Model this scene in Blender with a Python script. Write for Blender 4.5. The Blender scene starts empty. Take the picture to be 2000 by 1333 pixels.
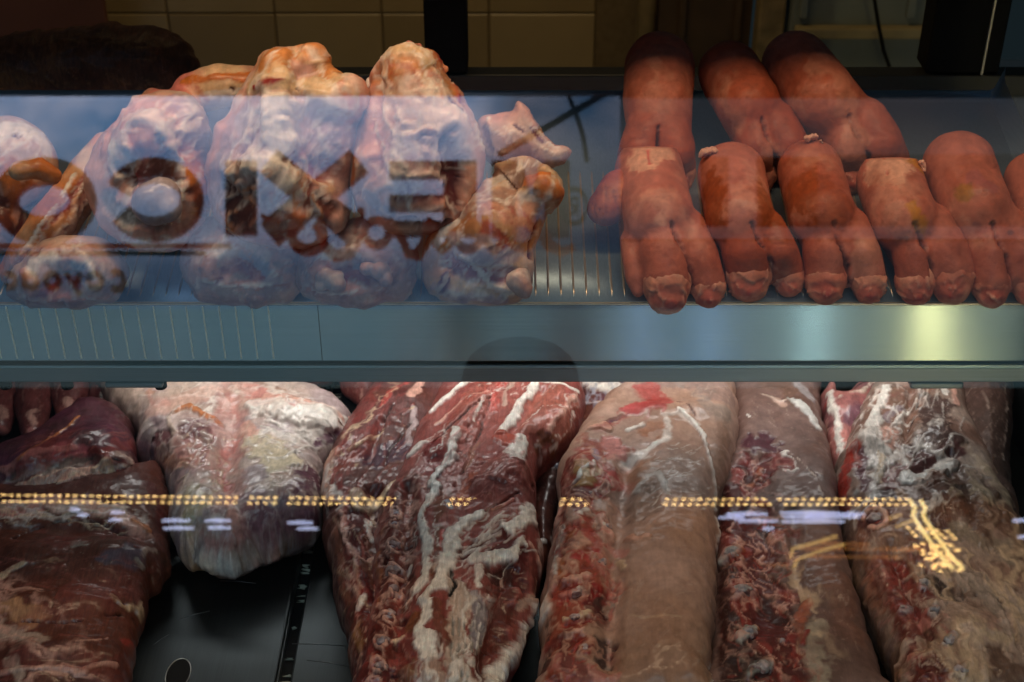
import bpy, bmesh, math, random
import numpy as np
from mathutils import Vector
from mathutils.bvhtree import BVHTree

sc = bpy.context.scene
COL = sc.collection
# ---------------------------------------------------------------- camera
PITCH = math.radians(33.0)
CZ = 1.6
F = 2778.0                       # 50 mm lens in photograph pixels
CAM = np.array([0.0, 0.0, CZ])
FWD = np.array([0.0, math.cos(PITCH), -math.sin(PITCH)])
UP = np.array([0.0, math.sin(PITCH), math.cos(PITCH)])
RT = np.array([1.0, 0.0, 0.0])
cd = bpy.data.cameras.new("camera")
cam = bpy.data.objects.new("camera", cd)
COL.objects.link(cam)
cam.location = CAM
cam.rotation_euler = (math.pi / 2 - PITCH, 0, 0)
cd.lens = 50.0
cd.sensor_width = 36.0
cd.clip_start = 0.02
cd.clip_end = 60.0
cd.dof.use_dof = True
cd.dof.focus_distance = 1.36
cd.dof.aperture_fstop = 9.5
sc.camera = cam
# ---------------------------------------------------------------- world, lights, exposure
w = bpy.data.worlds.new("World")
sc.world = w
w.use_nodes = True
w.node_tree.nodes["Background"].inputs[0].default_value = (0.25, 0.42, 0.5, 1)
w.node_tree.nodes["Background"].inputs[1].default_value = 0.035
sc.view_settings.view_transform = 'Standard'
sc.view_settings.look = 'None'
sc.view_settings.exposure = -0.18
sc.view_settings.gamma = 1.0
sc.cycles.use_denoising = True
sc.cycles.max_bounces = 6
sc.cycles.transparent_max_bounces = 12
sc.cycles.caustics_reflective = False
sc.cycles.caustics_refractive = False
sc.cycles.sample_clamp_indirect = 4.0


def area(name, loc, aim, sx, sy, power, color, spread):
    l = bpy.data.lights.new(name, 'AREA')
    l.shape = 'RECTANGLE'
    l.size = sx
    l.size_y = sy
    l.energy = power
    l.color = color
    l.spread = math.radians(spread)
    o = bpy.data.objects.new(name, l)
    COL.objects.link(o)
    o.location = loc
    o.rotation_euler = (Vector(aim) - Vector(loc)).to_track_quat('-Z', 'Y').to_euler()
    o["kind"] = "structure"
    return o


# warm tube under the hood of the case, over the upper shelf
area("upper_shelf_lamp", (0.02, 1.13, 1.40), (0.02, 1.22, 0.90), 1.1, 0.035, 1.9, (1.0, 0.68, 0.42), 130)
# neutral tube under the upper shelf, over the lower deck
area("lower_deck_lamp", (0.02, 1.39, 0.84), (0.02, 1.34, 0.5), 1.0, 0.03, 1.22, (1.0, 0.96, 0.93), 118)
# added cool fill light on the aisle floor, brightens the steel shelf edge
area("aisle_fill_light", (-0.3, -1.3, 4.6), (-0.3, -0.9, 0.0), 3.0, 1.5, 19.0, (0.62, 0.88, 1.0), 70)
# dim warm lamp of the room behind the case
area("back_room_lamp", (-0.15, 2.2, 2.3), (-0.1, 3.0, 0.7), 0.9, 0.5, 4.8, (1.0, 0.68, 0.32), 140)


# ---------------------------------------------------------------- geometry helpers
def ray(px, py):
    return FWD + RT * ((px - 1000.0) / F) + UP * ((666.5 - py) / F)


def on_plane(px, py, P0, n):
    d = ray(px, py)
    t = np.dot(np.asarray(P0) - CAM, n) / np.dot(d, n)
    return CAM + d * t


SH_N = np.array([0.0, -math.sin(math.radians(12)), math.cos(math.radians(12))])
SH_P = np.array([0.0, 1.152, 0.895])
SH_T = np.array([0.0, math.cos(math.radians(12)), math.sin(math.radians(12))])
DK_N = np.array([0.0, 0.0, 1.0])
DK_P = np.array([0.0, 1.0, 0.55])


def shelf(px, py, off=0.0):
    return on_plane(px, py, SH_P + SH_N * off, SH_N)


def deck(px, py, off=0.0):
    return on_plane(px, py, DK_P + DK_N * off, DK_N)


GLASS_D = 0.95                      # the pane stands square to the view, 0.95 m off


def refl(px, py, wall_y):
    """where on the wall y = wall_y across the aisle a thing stands that the pane mirrors towards the camera"""
    d = ray(px, py)
    t = GLASS_D / np.dot(d, FWD)
    p = CAM + d * t
    r = d - 2 * np.dot(d, FWD) * FWD
    s = (wall_y - p[1]) / r[1]
    return p + r * s


def obj(name, verts, faces, mat=None, parent=None, smooth=True):
    me = bpy.data.meshes.new(name)
    me.from_pydata([tuple(map(float, v)) for v in verts], [], [tuple(map(int, f)) for f in faces])
    me.update()
    if smooth:
        me.polygons.foreach_set("use_smooth", [True] * len(me.polygons))
    o = bpy.data.objects.new(name, me)
    COL.objects.link(o)
    if mat:
        me.materials.append(mat)
    if parent:
        o.parent = parent
    return o


def empty(name, loc=(0, 0, 0)):
    o = bpy.data.objects.new(name, None)
    COL.objects.link(o)
    o.location = loc
    o.empty_display_size = 0.02
    return o


def tag(o, label=None, cat=None, group=None, kind=None):
    if label:
        o["label"] = label
    if cat:
        o["category"] = cat
    if group:
        o["group"] = group
    if kind:
        o["kind"] = kind
    return o


def adopt(child, parent):
    """parent keeping the world place (parents here are never rotated)"""
    child.parent = parent
    child.location = Vector(child.location) - Vector(parent.location)
    return child


def bm_obj(name, bm, mat, parent=None, smooth=False):
    me = bpy.data.meshes.new(name)
    bm.to_mesh(me)
    bm.free()
    if smooth:
        me.polygons.foreach_set("use_smooth", [True] * len(me.polygons))
    o = bpy.data.objects.new(name, me)
    COL.objects.link(o)
    me.materials.append(mat)
    if parent:
        o.parent = parent
    return o


def box(name, lo, hi, mat, parent=None, bevel=0.0, rot=None, seg=2):
    lo = np.array(lo, float)
    hi = np.array(hi, float)
    bm = bmesh.new()
    bmesh.ops.create_cube(bm, size=1.0)
    for v in bm.verts:
        v.co = Vector(((v.co.x) * (hi[0] - lo[0]), v.co.y * (hi[1] - lo[1]), v.co.z * (hi[2] - lo[2])))
    if bevel:
        bmesh.ops.bevel(bm, geom=bm.edges[:], offset=bevel, segments=seg, affect='EDGES', profile=0.5)
    o = bm_obj(name, bm, mat, parent, smooth=False)
    o.location = Vector((lo + hi) / 2)
    if rot:
        o.rotation_euler = rot
    return o


def tube_mesh(name, pts, rad, mat, parent=None, n=10, closed_caps=True):
    pts = [Vector(p) for p in pts]
    rs = rad if isinstance(rad, (list, tuple)) else [rad] * len(pts)
    V, Fc = [], []
    prev = None
    for i, p in enumerate(pts):
        t = (pts[min(i + 1, len(pts) - 1)] - pts[max(i - 1, 0)]).normalized()
        if prev is None:
            a = t.orthogonal().normalized()
        else:
            a = (prev - t * prev.dot(t)).normalized()
        prev = a
        b = t.cross(a)
        for k in range(n):
            an = 2 * math.pi * k / n
            V.append(p + (a * math.cos(an) + b * math.sin(an)) * rs[i])
    for i in range(len(pts) - 1):
        for k in range(n):
            Fc.append((i * n + k, i * n + (k + 1) % n, (i + 1) * n + (k + 1) % n, (i + 1) * n + k))
    if closed_caps:
        Fc.append(tuple(range(n - 1, -1, -1)))
        Fc.append(tuple(range((len(pts) - 1) * n, len(pts) * n)))
    return obj(name, V, Fc, mat, parent)


# ---------------------------------------------------------------- numpy noise
def _hash(ix, iy, iz, s):
    h = (ix.astype(np.int64) * 374761393 + iy.astype(np.int64) * 668265263 + iz.astype(np.int64) * 2147483647 + s * 1274126177) & 0xFFFFFFFF
    h = ((h ^ (h >> 13)) * 1274126177) & 0xFFFFFFFF
    h = (h ^ (h >> 16)) & 0xFFFF
    return h / 32767.5 - 1.0


def vnoise(P, freq, seed=0):
    Q = P * freq
    I = np.floor(Q).astype(np.int64)
    f = Q - I
    u = f * f * f * (f * (f * 6 - 15) + 10)
    x, y, z = I[:, 0], I[:, 1], I[:, 2]
    c = lambda a, b, d: _hash(x + a, y + b, z + d, seed)
    ux, uy, uz = u[:, 0], u[:, 1], u[:, 2]
    l = lambda a, b, t: a + (b - a) * t
    return l(l(l(c(0, 0, 0), c(1, 0, 0), ux), l(c(0, 1, 0), c(1, 1, 0), ux), uy),
             l(l(c(0, 0, 1), c(1, 0, 1), ux), l(c(0, 1, 1), c(1, 1, 1), ux), uy), uz)


def fbm(P, freq, octv=3, seed=0):
    s = np.zeros(len(P))
    a = 1.0
    tot = 0
    for k in range(octv):
        s += a * vnoise(P, freq * (2.03 ** k), seed + 17 * k)
        tot += a
        a *= 0.5
    return s / tot


# ---------------------------------------------------------------- meat bodies
def seg_dist(P, A, B):
    """distance of points P (n,d) to segments A-B (m,d): the nearest one and where on it"""
    best = np.full(len(P), 1e9)
    near = np.zeros_like(P)
    for a, b in zip(A, B):
        ab = b - a
        t = np.clip(((P - a) @ ab) / max(ab @ ab, 1e-12), 0, 1)
        q = a + t[:, None] * ab
        d = np.linalg.norm(P - q, axis=1)
        m = d < best
        best[m] = d[m]
        near[m] = q[m]
    return best, near


def smooth_poly(pts, n=6):
    """closed Catmull-Rom through the outline points"""
    P = np.array(pts, float)
    out = []
    N = len(P)
    for i in range(N):
        p0, p1, p2, p3 = P[i - 1], P[i], P[(i + 1) % N], P[(i + 2) % N]
        for k in range(n):
            t = k / n
            out.append(0.5 * ((2 * p1) + (-p0 + p2) * t + (2 * p0 - 5 * p1 + 4 * p2 - p3) * t * t + (-p0 + 3 * p1 - 3 * p2 + p3) * t ** 3))
    return np.array(out)


def inside(P, poly):
    x, y = P[:, 0], P[:, 1]
    r = np.zeros(len(P), bool)
    N = len(poly)
    for i in range(N):
        x1, y1 = poly[i]
        x2, y2 = poly[(i + 1) % N]
        c = ((y1 > y) != (y2 > y))
        if abs(y2 - y1) > 1e-12:
            r ^= c & (x < (x2 - x1) * (y - y1) / (y2 - y1) + x1)
    return r


def inflate(name, outline, plane, Tt, Tb, D, res=0.0022, seed=1, lump=0.006, lumpf=18.0, ragged=0.002, prof=2.2, edge_smooth=5):
    """a lump of meat: the outline lies in a plane, the body swells to both sides of it and rounds over towards its edge.
    plane = (point, normal)"""
    P0, n = np.array(plane[0], float), np.array(plane[1], float)
    n = n / np.linalg.norm(n)
    ex = np.array([1.0, 0, 0])
    ex = ex - n * (ex @ n)
    ex /= np.linalg.norm(ex)
    ey = np.cross(n, ex)
    poly = smooth_poly(outline, edge_smooth)
    pts3 = np.array([on_plane(p[0], p[1], P0, n) for p in poly])
    q = np.stack([(pts3 - P0) @ ex, (pts3 - P0) @ ey], 1)
    # densify and roughen the rim
    dens = []
    for i in range(len(q)):
        a, b = q[i], q[(i + 1) % len(q)]
        k = max(1, int(np.linalg.norm(b - a) / 0.004))
        for j in range(k):
            dens.append(a + (b - a) * j / k)
    q = np.array(dens)
    z3 = np.c_[q, np.zeros(len(q))]
    q = q + np.c_[fbm(z3, 70, 4, seed + 3), fbm(z3, 70, 4, seed + 4)] * ragged * 2.2
    lo, hi = q.min(0) - res, q.max(0) + res
    nx, ny = int((hi[0] - lo[0]) / res) + 2, int((hi[1] - lo[1]) / res) + 2
    gx, gy = np.meshgrid(lo[0] + np.arange(nx) * res, lo[1] + np.arange(ny) * res, indexing='ij')
    G = np.stack([gx.ravel(), gy.ravel()], 1)
    ins = inside(G, q)
    d, near = seg_dist(G, q, np.roll(q, -1, 0))
    sd = np.where(ins, d, -d)
    keep = sd > -1.0 * res
    rim = keep & (sd < 0.45 * res)
    G2 = G.copy()
    G2[rim] = near[rim]
    sdc = np.where(rim, 0, np.maximum(sd, 0))
    s = np.clip(sdc / D, 0, 1)
    g = (1 - (1 - s) ** prof) ** (1 / prof)
    P2 = np.c_[G2, np.zeros(len(G2))]
    nz = fbm(P2, lumpf, 2, seed) * lump
    top = g * Tt + nz * np.clip(s * 2.5, 0, 1)
    bot = -g * Tb
    idx = -np.ones(len(G), int)
    kk = np.nonzero(keep)[0]
    idx[kk] = np.arange(len(kk))
    V = [P0 + G2[i, 0] * ex + G2[i, 1] * ey + n * top[i] for i in kk]
    bidx = idx.copy()
    inner = np.nonzero(keep & ~rim)[0]
    bidx[inner] = len(V) + np.arange(len(inner))
    V += [P0 + G2[i, 0] * ex + G2[i, 1] * ey + n * bot[i] for i in inner]
    Fc = []
    I = idx.reshape(nx, ny)
    Bi = bidx.reshape(nx, ny)
    R = rim.reshape(nx, ny)
    ok = (I[:-1, :-1] >= 0) & (I[1:, :-1] >= 0) & (I[1:, 1:] >= 0) & (I[:-1, 1:] >= 0)
    ok &= ~(R[:-1, :-1] & R[1:, :-1] & R[1:, 1:] & R[:-1, 1:])
    for i, j in zip(*np.nonzero(ok)):
        Fc.append((I[i, j], I[i + 1, j], I[i + 1, j + 1], I[i, j + 1]))
        Fc.append((Bi[i, j + 1], Bi[i + 1, j + 1], Bi[i + 1, j], Bi[i, j]))
    return finish_body(name, np.array(V), Fc, seed)


def finish_body(name, V, Fc, seed):
    me = bpy.data.meshes.new(name)
    me.from_pydata([tuple(v) for v in V], [], Fc)
    me.validate()
    me.update()
    me.polygons.foreach_set("use_smooth", [True] * len(me.polygons))
    o = bpy.data.objects.new(name, me)
    COL.objects.link(o)
    return o


def lumps(name, spheres, voxel=0.0026, smooth=6, seed=1, noise=0.003, nf=25.0):
    """a body grown together from overlapping balls (position, radius or (rx, ry, rz) in the camera's right/up/forward axes)"""
    bm = bmesh.new()
    for p, r in spheres:
        r3 = (r, r, r) if np.isscalar(r) else r
        g = bmesh.ops.create_icosphere(bm, subdivisions=3, radius=1.0)
        for v in g['verts']:
            c = v.co
            v.co = Vector(np.array(p) + RT * c.x * r3[0] + UP * c.y * r3[1] + FWD * c.z * r3[2])
    me = bpy.data.meshes.new(name)
    bm.to_mesh(me)
    bm.free()
    o = bpy.data.objects.new(name, me)
    COL.objects.link(o)
    m = o.modifiers.new("r", 'REMESH')
    m.mode = 'VOXEL'
    m.voxel_size = voxel
    m.use_smooth_shade = True
    if smooth:
        s = o.modifiers.new("s", 'SMOOTH')
        s.iterations = smooth
        s.factor = 0.5
    dg = bpy.context.evaluated_depsgraph_get()
    dg.update()
    new = bpy.data.meshes.new_from_object(o.evaluated_get(dg))
    o.modifiers.clear()
    o.data = new
    new.name = name
    if noise:
        P = get_co(new)
        N = get_no(new)
        P = P + N * (fbm(P, nf, 3, seed) * noise)[:, None]
        new.vertices.foreach_set("co", P.ravel())
    new.polygons.foreach_set("use_smooth", [True] * len(new.polygons))
    new.update()
    return o


def get_co(me):
    a = np.empty(len(me.vertices) * 3)
    me.vertices.foreach_get("co", a)
    return a.reshape(-1, 3)


def get_no(me):
    a = np.empty(len(me.vertices) * 3)
    me.vertices.foreach_get("normal", a)
    return a.reshape(-1, 3)


def chain(pts, plane=shelf, step=0.45):
    """balls along a polyline of (px, py, radius px[, height of the centre over the plane in m])"""
    out = []
    for i in range(len(pts)):
        a = pts[i]
        b = pts[min(i + 1, len(pts) - 1)]
        L = math.hypot(b[0] - a[0], b[1] - a[1])
        k = max(1, int(L / (step * min(a[2], b[2])))) if i < len(pts) - 1 else 1
        for j in range(k):
            t = j / k
            x, y, r = [a[q] + (b[q] - a[q]) * t for q in range(3)]
            r_m = r * 1.4 / F
            ha = a[3] if len(a) > 3 else a[2] * 1.4 / F
            hb = b[3] if len(b) > 3 else b[2] * 1.4 / F
            h = ha + (hb - ha) * t
            p = plane(x, y, h)
            dep = (p - CAM) @ FWD
            out.append((p, r * dep / F))
    return out


# ---------------------------------------------------------------- painting a body: colour and relief along strokes that lie on its surface
C = dict(
    fat=(.76, .69, .62), cream=(.62, .47, .33), pinkfat=(.60, .36, .29), pale=(.52, .40, .33), red=(.33, .060, .050), bright=(.42, .085, .07),
    dkred=(.105, .020, .019), mus=(.235, .070, .060), mus2=(.31, .108, .09), brown=(.12, .042, .028), dark=(.045, .016, .014),
    tan=(.42, .285, .23), tan2=(.30, .18, .135), purple=(.14, .055, .075), blue=(.36, .37, .42), sheath=(.42, .33, .32), orange=(.48, .20, .09),
    skin=(.37, .150, .110), skinpale=(.54, .32, .24), skindark=(.28, .08, .045), yellow=(.50, .30, .08), grey=(.28, .25, .22), black=(.012, .009, .009),
    bone=(.55, .46, .40), rose=(.50, .22, .19),
)


class Painter:
    def __init__(s, o, base, seed=0, vary=0.25, second=None, vf=22.0):
        s.sat, s.gam, s.gain = 1.08, 1.12, 1.12
        s.o = o
        s.me = o.data
        s.P = get_co(s.me)
        s.N = get_no(s.me)
        s.seed = seed
        s.bvh = BVHTree.FromPolygons([tuple(p) for p in s.P], [tuple(p.vertices) for p in s.me.polygons])
        s.disp = np.zeros(len(s.P))
        s.col = np.tile(np.array(C[base] if isinstance(base, str) else base, float), (len(s.P), 1))
        if second:
            m = np.clip(fbm(s.P, vf, 3, seed + 5) * 1.6 + 0.4, 0, 1)[:, None]
            s.col = s.col * (1 - m) + np.array(C[second] if isinstance(second, str) else second) * m
        v = fbm(s.P, 45.0, 3, seed + 9)
        s.col *= (1 + vary * v)[:, None]
        s.warp3 = np.stack([fbm(s.P, 55, 3, seed + 20 + k) for k in range(3)], 1)
        s.warp4 = np.stack([fbm(s.P, 170, 2, seed + 30 + k) for k in range(3)], 1)
        s.fine = fbm(s.P, 260, 3, seed + 40) * 1.3
        s.ctr = s.P.mean(0)

    def hit(s, px, py):
        d = ray(px, py)
        dn = Vector(d).normalized()
        h = s.bvh.ray_cast(Vector(CAM), dn)
        if h[0] is not None:
            return np.array(h[0])
        t = ((s.ctr - CAM) @ FWD)
        q = s.bvh.find_nearest(Vector(CAM + d * t))
        return np.array(q[0])

    def stroke(s, pts, width, color, soft=0.5, amp=0.0, warp=1.0, a=1.0, rough=0.2):
        """pts in photograph pixels, cast on to the body; width in pixels across; soft = share of the half-width that fades"""
        A = [s.hit(*p) for p in pts]
        if len(A) == 1:
            A = A * 2
        A = np.array(A)
        r = 0.5 * width * 1.36 / F
        wq = s.warp3 * (0.6 * r * warp + 0.0022 * min(warp, 1)) + s.warp4 * (0.28 * r * min(warp, 1))
        lo, hi = A.min(0) - 2.2 * r - 0.004, A.max(0) + 2.2 * r + 0.004
        m = np.all((s.P > lo) & (s.P < hi), 1)
        if not m.any():
            return s
        if color is None:
            wq = s.warp3 * .25 * r
            rough = 0.0
        d, _ = seg_dist(s.P[m] + wq[m], A[:-1], A[1:])
        d = d * (1 + (.5 if color is not None else 0) * s.warp3[m][:, 0]) + s.fine[m] * r * rough
        sf = soft * 1.7 if color is None else max(.22, soft * .62)
        k = np.clip((r * (1 + min(sf, 1.4) * 0.5) - d) / (r * sf + 1e-6), 0, 1)
        k = k * k * (3 - 2 * k)
        if color is not None:
            c = np.array(C[color] if isinstance(color, str) else color, float)
            kk = (k * a)[:, None]
            s.col[m] = s.col[m] * (1 - kk) + c * kk * (1 + 0.18 * s.fine[m])[:, None]
        if amp:
            s.disp[m] += (amp if color is None else max(-.0045, min(.0045, amp))) * k
        return s

    def web(s, pts, width, color, ang, f=55.0, stretch=5.0, thr=0.7, a=0.8, amp=0.0, seed=0, patch=False, edge=0.8):
        """membrane and fat (or, with patch, blotches of another flesh) drawn out along one way, inside a wide stroke"""
        A = [s.hit(*p) for p in pts]
        if len(A) == 1:
            A = A * 2
        A = np.array(A)
        r = 0.5 * width * 1.36 / F
        lo, hi = A.min(0) - 1.6 * r, A.max(0) + 1.6 * r
        m = np.all((s.P > lo) & (s.P < hi), 1)
        if not m.any():
            return s
        d, _ = seg_dist(s.P[m] + s.warp3[m] * r * .5, A[:-1], A[1:])
        k = np.clip((r * (1 + edge * .5) - d) / (r * edge), 0, 1)
        cx, cy = pts[len(pts) // 2][:2]
        g = math.radians(ang)
        p0, p1 = s.hit(cx - 20 * math.cos(g), cy - 20 * math.sin(g)), s.hit(cx + 20 * math.cos(g), cy + 20 * math.sin(g))
        e1 = (p1 - p0) / max(np.linalg.norm(p1 - p0), 1e-6)
        e2 = np.cross(e1, -FWD)
        e2 /= np.linalg.norm(e2)
        e3 = np.cross(e1, e2)
        W = s.P[m] + s.warp3[m] * .012
        Q = np.stack([(W @ e1) / stretch, W @ e2, (W @ e3) * .5], 1)
        n = fbm(Q, f, 4, s.seed + 300 + seed)
        if patch:
            q = np.clip((n - thr) / .22, 0, 1) * .8
        else:
            th = min(thr + .1, .9)
            q = np.clip(((1 - np.abs(n) / .33) - th) / (1 - th), 0, 1)
        q = q * q * (3 - 2 * q) * k
        if color is not None:
            c = np.array(C[color] if isinstance(color, str) else color, float)
            kk = (q * a)[:, None]
            s.col[m] = s.col[m] * (1 - kk) + c * kk
        if amp:
            s.disp[m] += amp * q * .4
        return s

    def streaks(s, poly, ang, n, length, width, color, seed=0, a=0.7, amp=0.0, jit=0.25, bend=0.3, soft=0.6):
        """short strands scattered over a patch, all running near one way (degrees, in the picture as one faces the piece)"""
        rnd = random.Random(seed * 7 + s.seed)
        q = np.array(poly, float)
        lo, hi = q.min(0), q.max(0)
        done = 0
        tries = 0
        while done < n and tries < n * 20:
            tries += 1
            x, y = rnd.uniform(lo[0], hi[0]), rnd.uniform(lo[1], hi[1])
            if not inside(np.array([[x, y]]), q)[0]:
                continue
            an = math.radians(ang) + rnd.gauss(0, jit)
            L = length * rnd.uniform(0.4, 1.3)
            b = rnd.gauss(0, bend) * L * 0.5
            dx, dy = math.cos(an), math.sin(an)
            pts = [(x - dx * L / 2, y - dy * L / 2), (x - dy * b * .5, y + dx * b * .5), (x + dx * L / 2, y + dy * L / 2)]
            s.stroke(pts, width * rnd.uniform(0.5, 1.4), color, soft=soft, a=a * rnd.uniform(.5, 1), amp=amp)
            done += 1
        return s

    def tune(s, sat, gain):
        s.sat, s.gain = sat, gain
        return s

    def done(s, mat, relief=0.0, rf=120.0):
        if relief:
            s.disp += fbm(s.P, rf, 3, s.seed + 60) * relief
        if np.any(s.disp):
            P = s.P + s.N * s.disp[:, None]
            s.me.vertices.foreach_set("co", P.ravel())
        at = s.me.color_attributes.new("paint", 'FLOAT_COLOR', 'POINT')
        lum = s.col @ np.array([.3, .59, .11])
        s.col = np.clip(lum[:, None] + (s.col - lum[:, None]) * s.sat, .002, 1) ** s.gam * s.gain
        rgba = np.c_[np.clip(s.col, 0.002, .85), np.ones(len(s.col))]
        at.data.foreach_set("color", rgba.ravel())
        s.me.materials.clear()
        s.me.materials.append(mat)
        s.me.update()
        return s.o


# ---------------------------------------------------------------- materials
def nodes(name):
    m = bpy.data.materials.new(name)
    m.use_nodes = True
    nt = m.node_tree
    return m, nt, nt.nodes["Principled BSDF"]


def N(nt, t, **kw):
    n = nt.nodes.new(t)
    for k, v in kw.items():
        if hasattr(n, k):
            setattr(n, k, v)
        else:
            n.inputs[k].default_value = v
    return n


def plain(name, col, rough=0.5, metal=0.0, noise=0.15, scale=60.0, bump=0.0, spec=0.5):
    m, nt, b = nodes(name)
    tc = N(nt, 'ShaderNodeTexCoord')
    nz = N(nt, 'ShaderNodeTexNoise', Scale=scale, Detail=4.0)
    nt.links.new(tc.outputs['Object'], nz.inputs['Vector'])
    mp = N(nt, 'ShaderNodeMapRange')
    mp.inputs[3].default_value = 1 - noise * 2
    mp.inputs[4].default_value = 1 + noise * 2
    nt.links.new(nz.outputs['Fac'], mp.inputs[0])
    mx = N(nt, 'ShaderNodeVectorMath', operation='SCALE')
    mx.inputs[0].default_value = col
    nt.links.new(mp.outputs[0], mx.inputs['Scale'])
    nt.links.new(mx.outputs[0], b.inputs['Base Color'])
    b.inputs['Roughness'].default_value = rough
    b.inputs['Metallic'].default_value = metal
    b.inputs['Specular IOR Level'].default_value = spec
    if bump:
        bp = N(nt, 'ShaderNodeBump', Strength=bump, Distance=0.002)
        nt.links.new(nz.outputs['Fac'], bp.inputs['Height'])
        nt.links.new(bp.outputs[0], b.inputs['Normal'])
    return m


def meat_mat(name, rot=0.0, stretch=7.0, fscale=260.0, fiber=0.35, rough=0.34, bump=0.35, coat=0.25, vein=0.12, sss=0.0):
    """painted colour, plus muscle fibre running one way, fine pale strands, uneven wetness"""
    m, nt, b = nodes(name)
    L = nt.links.new
    at = N(nt, 'ShaderNodeVertexColor', layer_name="paint")
    tc = N(nt, 'ShaderNodeTexCoord')
    mp = N(nt, 'ShaderNodeMapping')
    mp.inputs['Rotation'].default_value = (0, 0, rot)
    mp.inputs['Scale'].default_value = (stretch, 1.0, 1.6)
    L(tc.outputs['Object'], mp.inputs['Vector'])
    fb = N(nt, 'ShaderNodeTexNoise', Scale=fscale / 4, Detail=5.0, Roughness=0.65, Distortion=0.4)
    L(mp.outputs[0], fb.inputs['Vector'])
    mot = N(nt, 'ShaderNodeTexNoise', Scale=95.0, Detail=5.0, Roughness=0.6)
    L(tc.outputs['Object'], mot.inputs['Vector'])
    # fibre: darken/lighten
    r1 = N(nt, 'ShaderNodeMapRange')
    r1.inputs[1].default_value = 0.3
    r1.inputs[2].default_value = 0.7
    r1.inputs[3].default_value = 1 - fiber
    r1.inputs[4].default_value = 1 + fiber
    L(fb.outputs['Fac'], r1.inputs[0])
    r2 = N(nt, 'ShaderNodeMapRange')
    r2.inputs[1].default_value = 0.3
    r2.inputs[2].default_value = 0.7
    r2.inputs[3].default_value = 0.8
    r2.inputs[4].default_value = 1.2
    L(mot.outputs['Fac'], r2.inputs[0])
    mu = N(nt, 'ShaderNodeMath', operation='MULTIPLY')
    L(r1.outputs[0], mu.inputs[0])
    L(r2.outputs[0], mu.inputs[1])
    sc1 = N(nt, 'ShaderNodeVectorMath', operation='SCALE')
    L(at.outputs['Color'], sc1.inputs[0])
    L(mu.outputs[0], sc1.inputs['Scale'])
    # pale strands where the stretched noise crosses its middle
    vn = N(nt, 'ShaderNodeTexNoise', Scale=fscale / 9, Detail=3.0, Roughness=0.55, Distortion=1.2)
    L(mp.outputs[0], vn.inputs['Vector'])
    sb = N(nt, 'ShaderNodeMath', operation='SUBTRACT')
    sb.inputs[1].default_value = 0.5
    L(vn.outputs['Fac'], sb.inputs[0])
    ab = N(nt, 'ShaderNodeMath', operation='ABSOLUTE')
    L(sb.outputs[0], ab.inputs[0])
    vr = N(nt, 'ShaderNodeMapRange')
    vr.inputs[1].default_value = 0.0
    vr.inputs[2].default_value = 0.022
    vr.inputs[3].default_value = vein
    vr.inputs[4].default_value = 0.0
    L(ab.outputs[0], vr.inputs[0])
    vm = N(nt, 'ShaderNodeMath', operation='MULTIPLY')
    L(vr.outputs[0], vm.inputs[0])
    r3 = N(nt, 'ShaderNodeMapRange')
    r3.inputs[1].default_value = 0.45
    r3.inputs[2].default_value = 0.6
    L(mot.outputs['Fac'], r3.inputs[0])
    L(r3.outputs[0], vm.inputs[1])
    mx = N(nt, 'ShaderNodeMix', data_type='RGBA')
    L(vm.outputs[0], mx.inputs[0])
    L(sc1.outputs[0], mx.inputs[6])
    mx.inputs[7].default_value = (.62, .5, .42, 1)
    L(mx.outputs[2], b.inputs['Base Color'])
    # wetness
    wn = N(nt, 'ShaderNodeTexNoise', Scale=38.0, Detail=3.0)
    L(tc.outputs['Object'], wn.inputs['Vector'])
    rr = N(nt, 'ShaderNodeMapRange')
    rr.inputs[1].default_value = 0.35
    rr.inputs[2].default_value = 0.65
    rr.inputs[3].default_value = rough - 0.02
    rr.inputs[4].default_value = rough + 0.3
    L(wn.outputs['Fac'], rr.inputs[0])
    L(rr.outputs[0], b.inputs['Roughness'])
    b.inputs['Coat Weight'].default_value = coat
    b.inputs['Coat Roughness'].default_value = 0.13
    b.inputs['Specular IOR Level'].default_value = 0.28
    if sss:
        b.inputs['Subsurface Weight'].default_value = sss
        b.inputs['Subsurface Radius'].default_value = (1.0, 0.35, 0.2)
        b.inputs['Subsurface Scale'].default_value = 0.006
    hs = N(nt, 'ShaderNodeMath', operation='ADD')
    L(fb.outputs['Fac'], hs.inputs[0])
    L(mot.outputs['Fac'], hs.inputs[1])
    bp = N(nt, 'ShaderNodeBump', Strength=bump, Distance=0.0018)
    L(hs.outputs[0], bp.inputs['Height'])
    L(bp.outputs[0], b.inputs['Normal'])
    L(bp.outputs[0], b.inputs['Coat Normal'])
    return m


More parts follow.
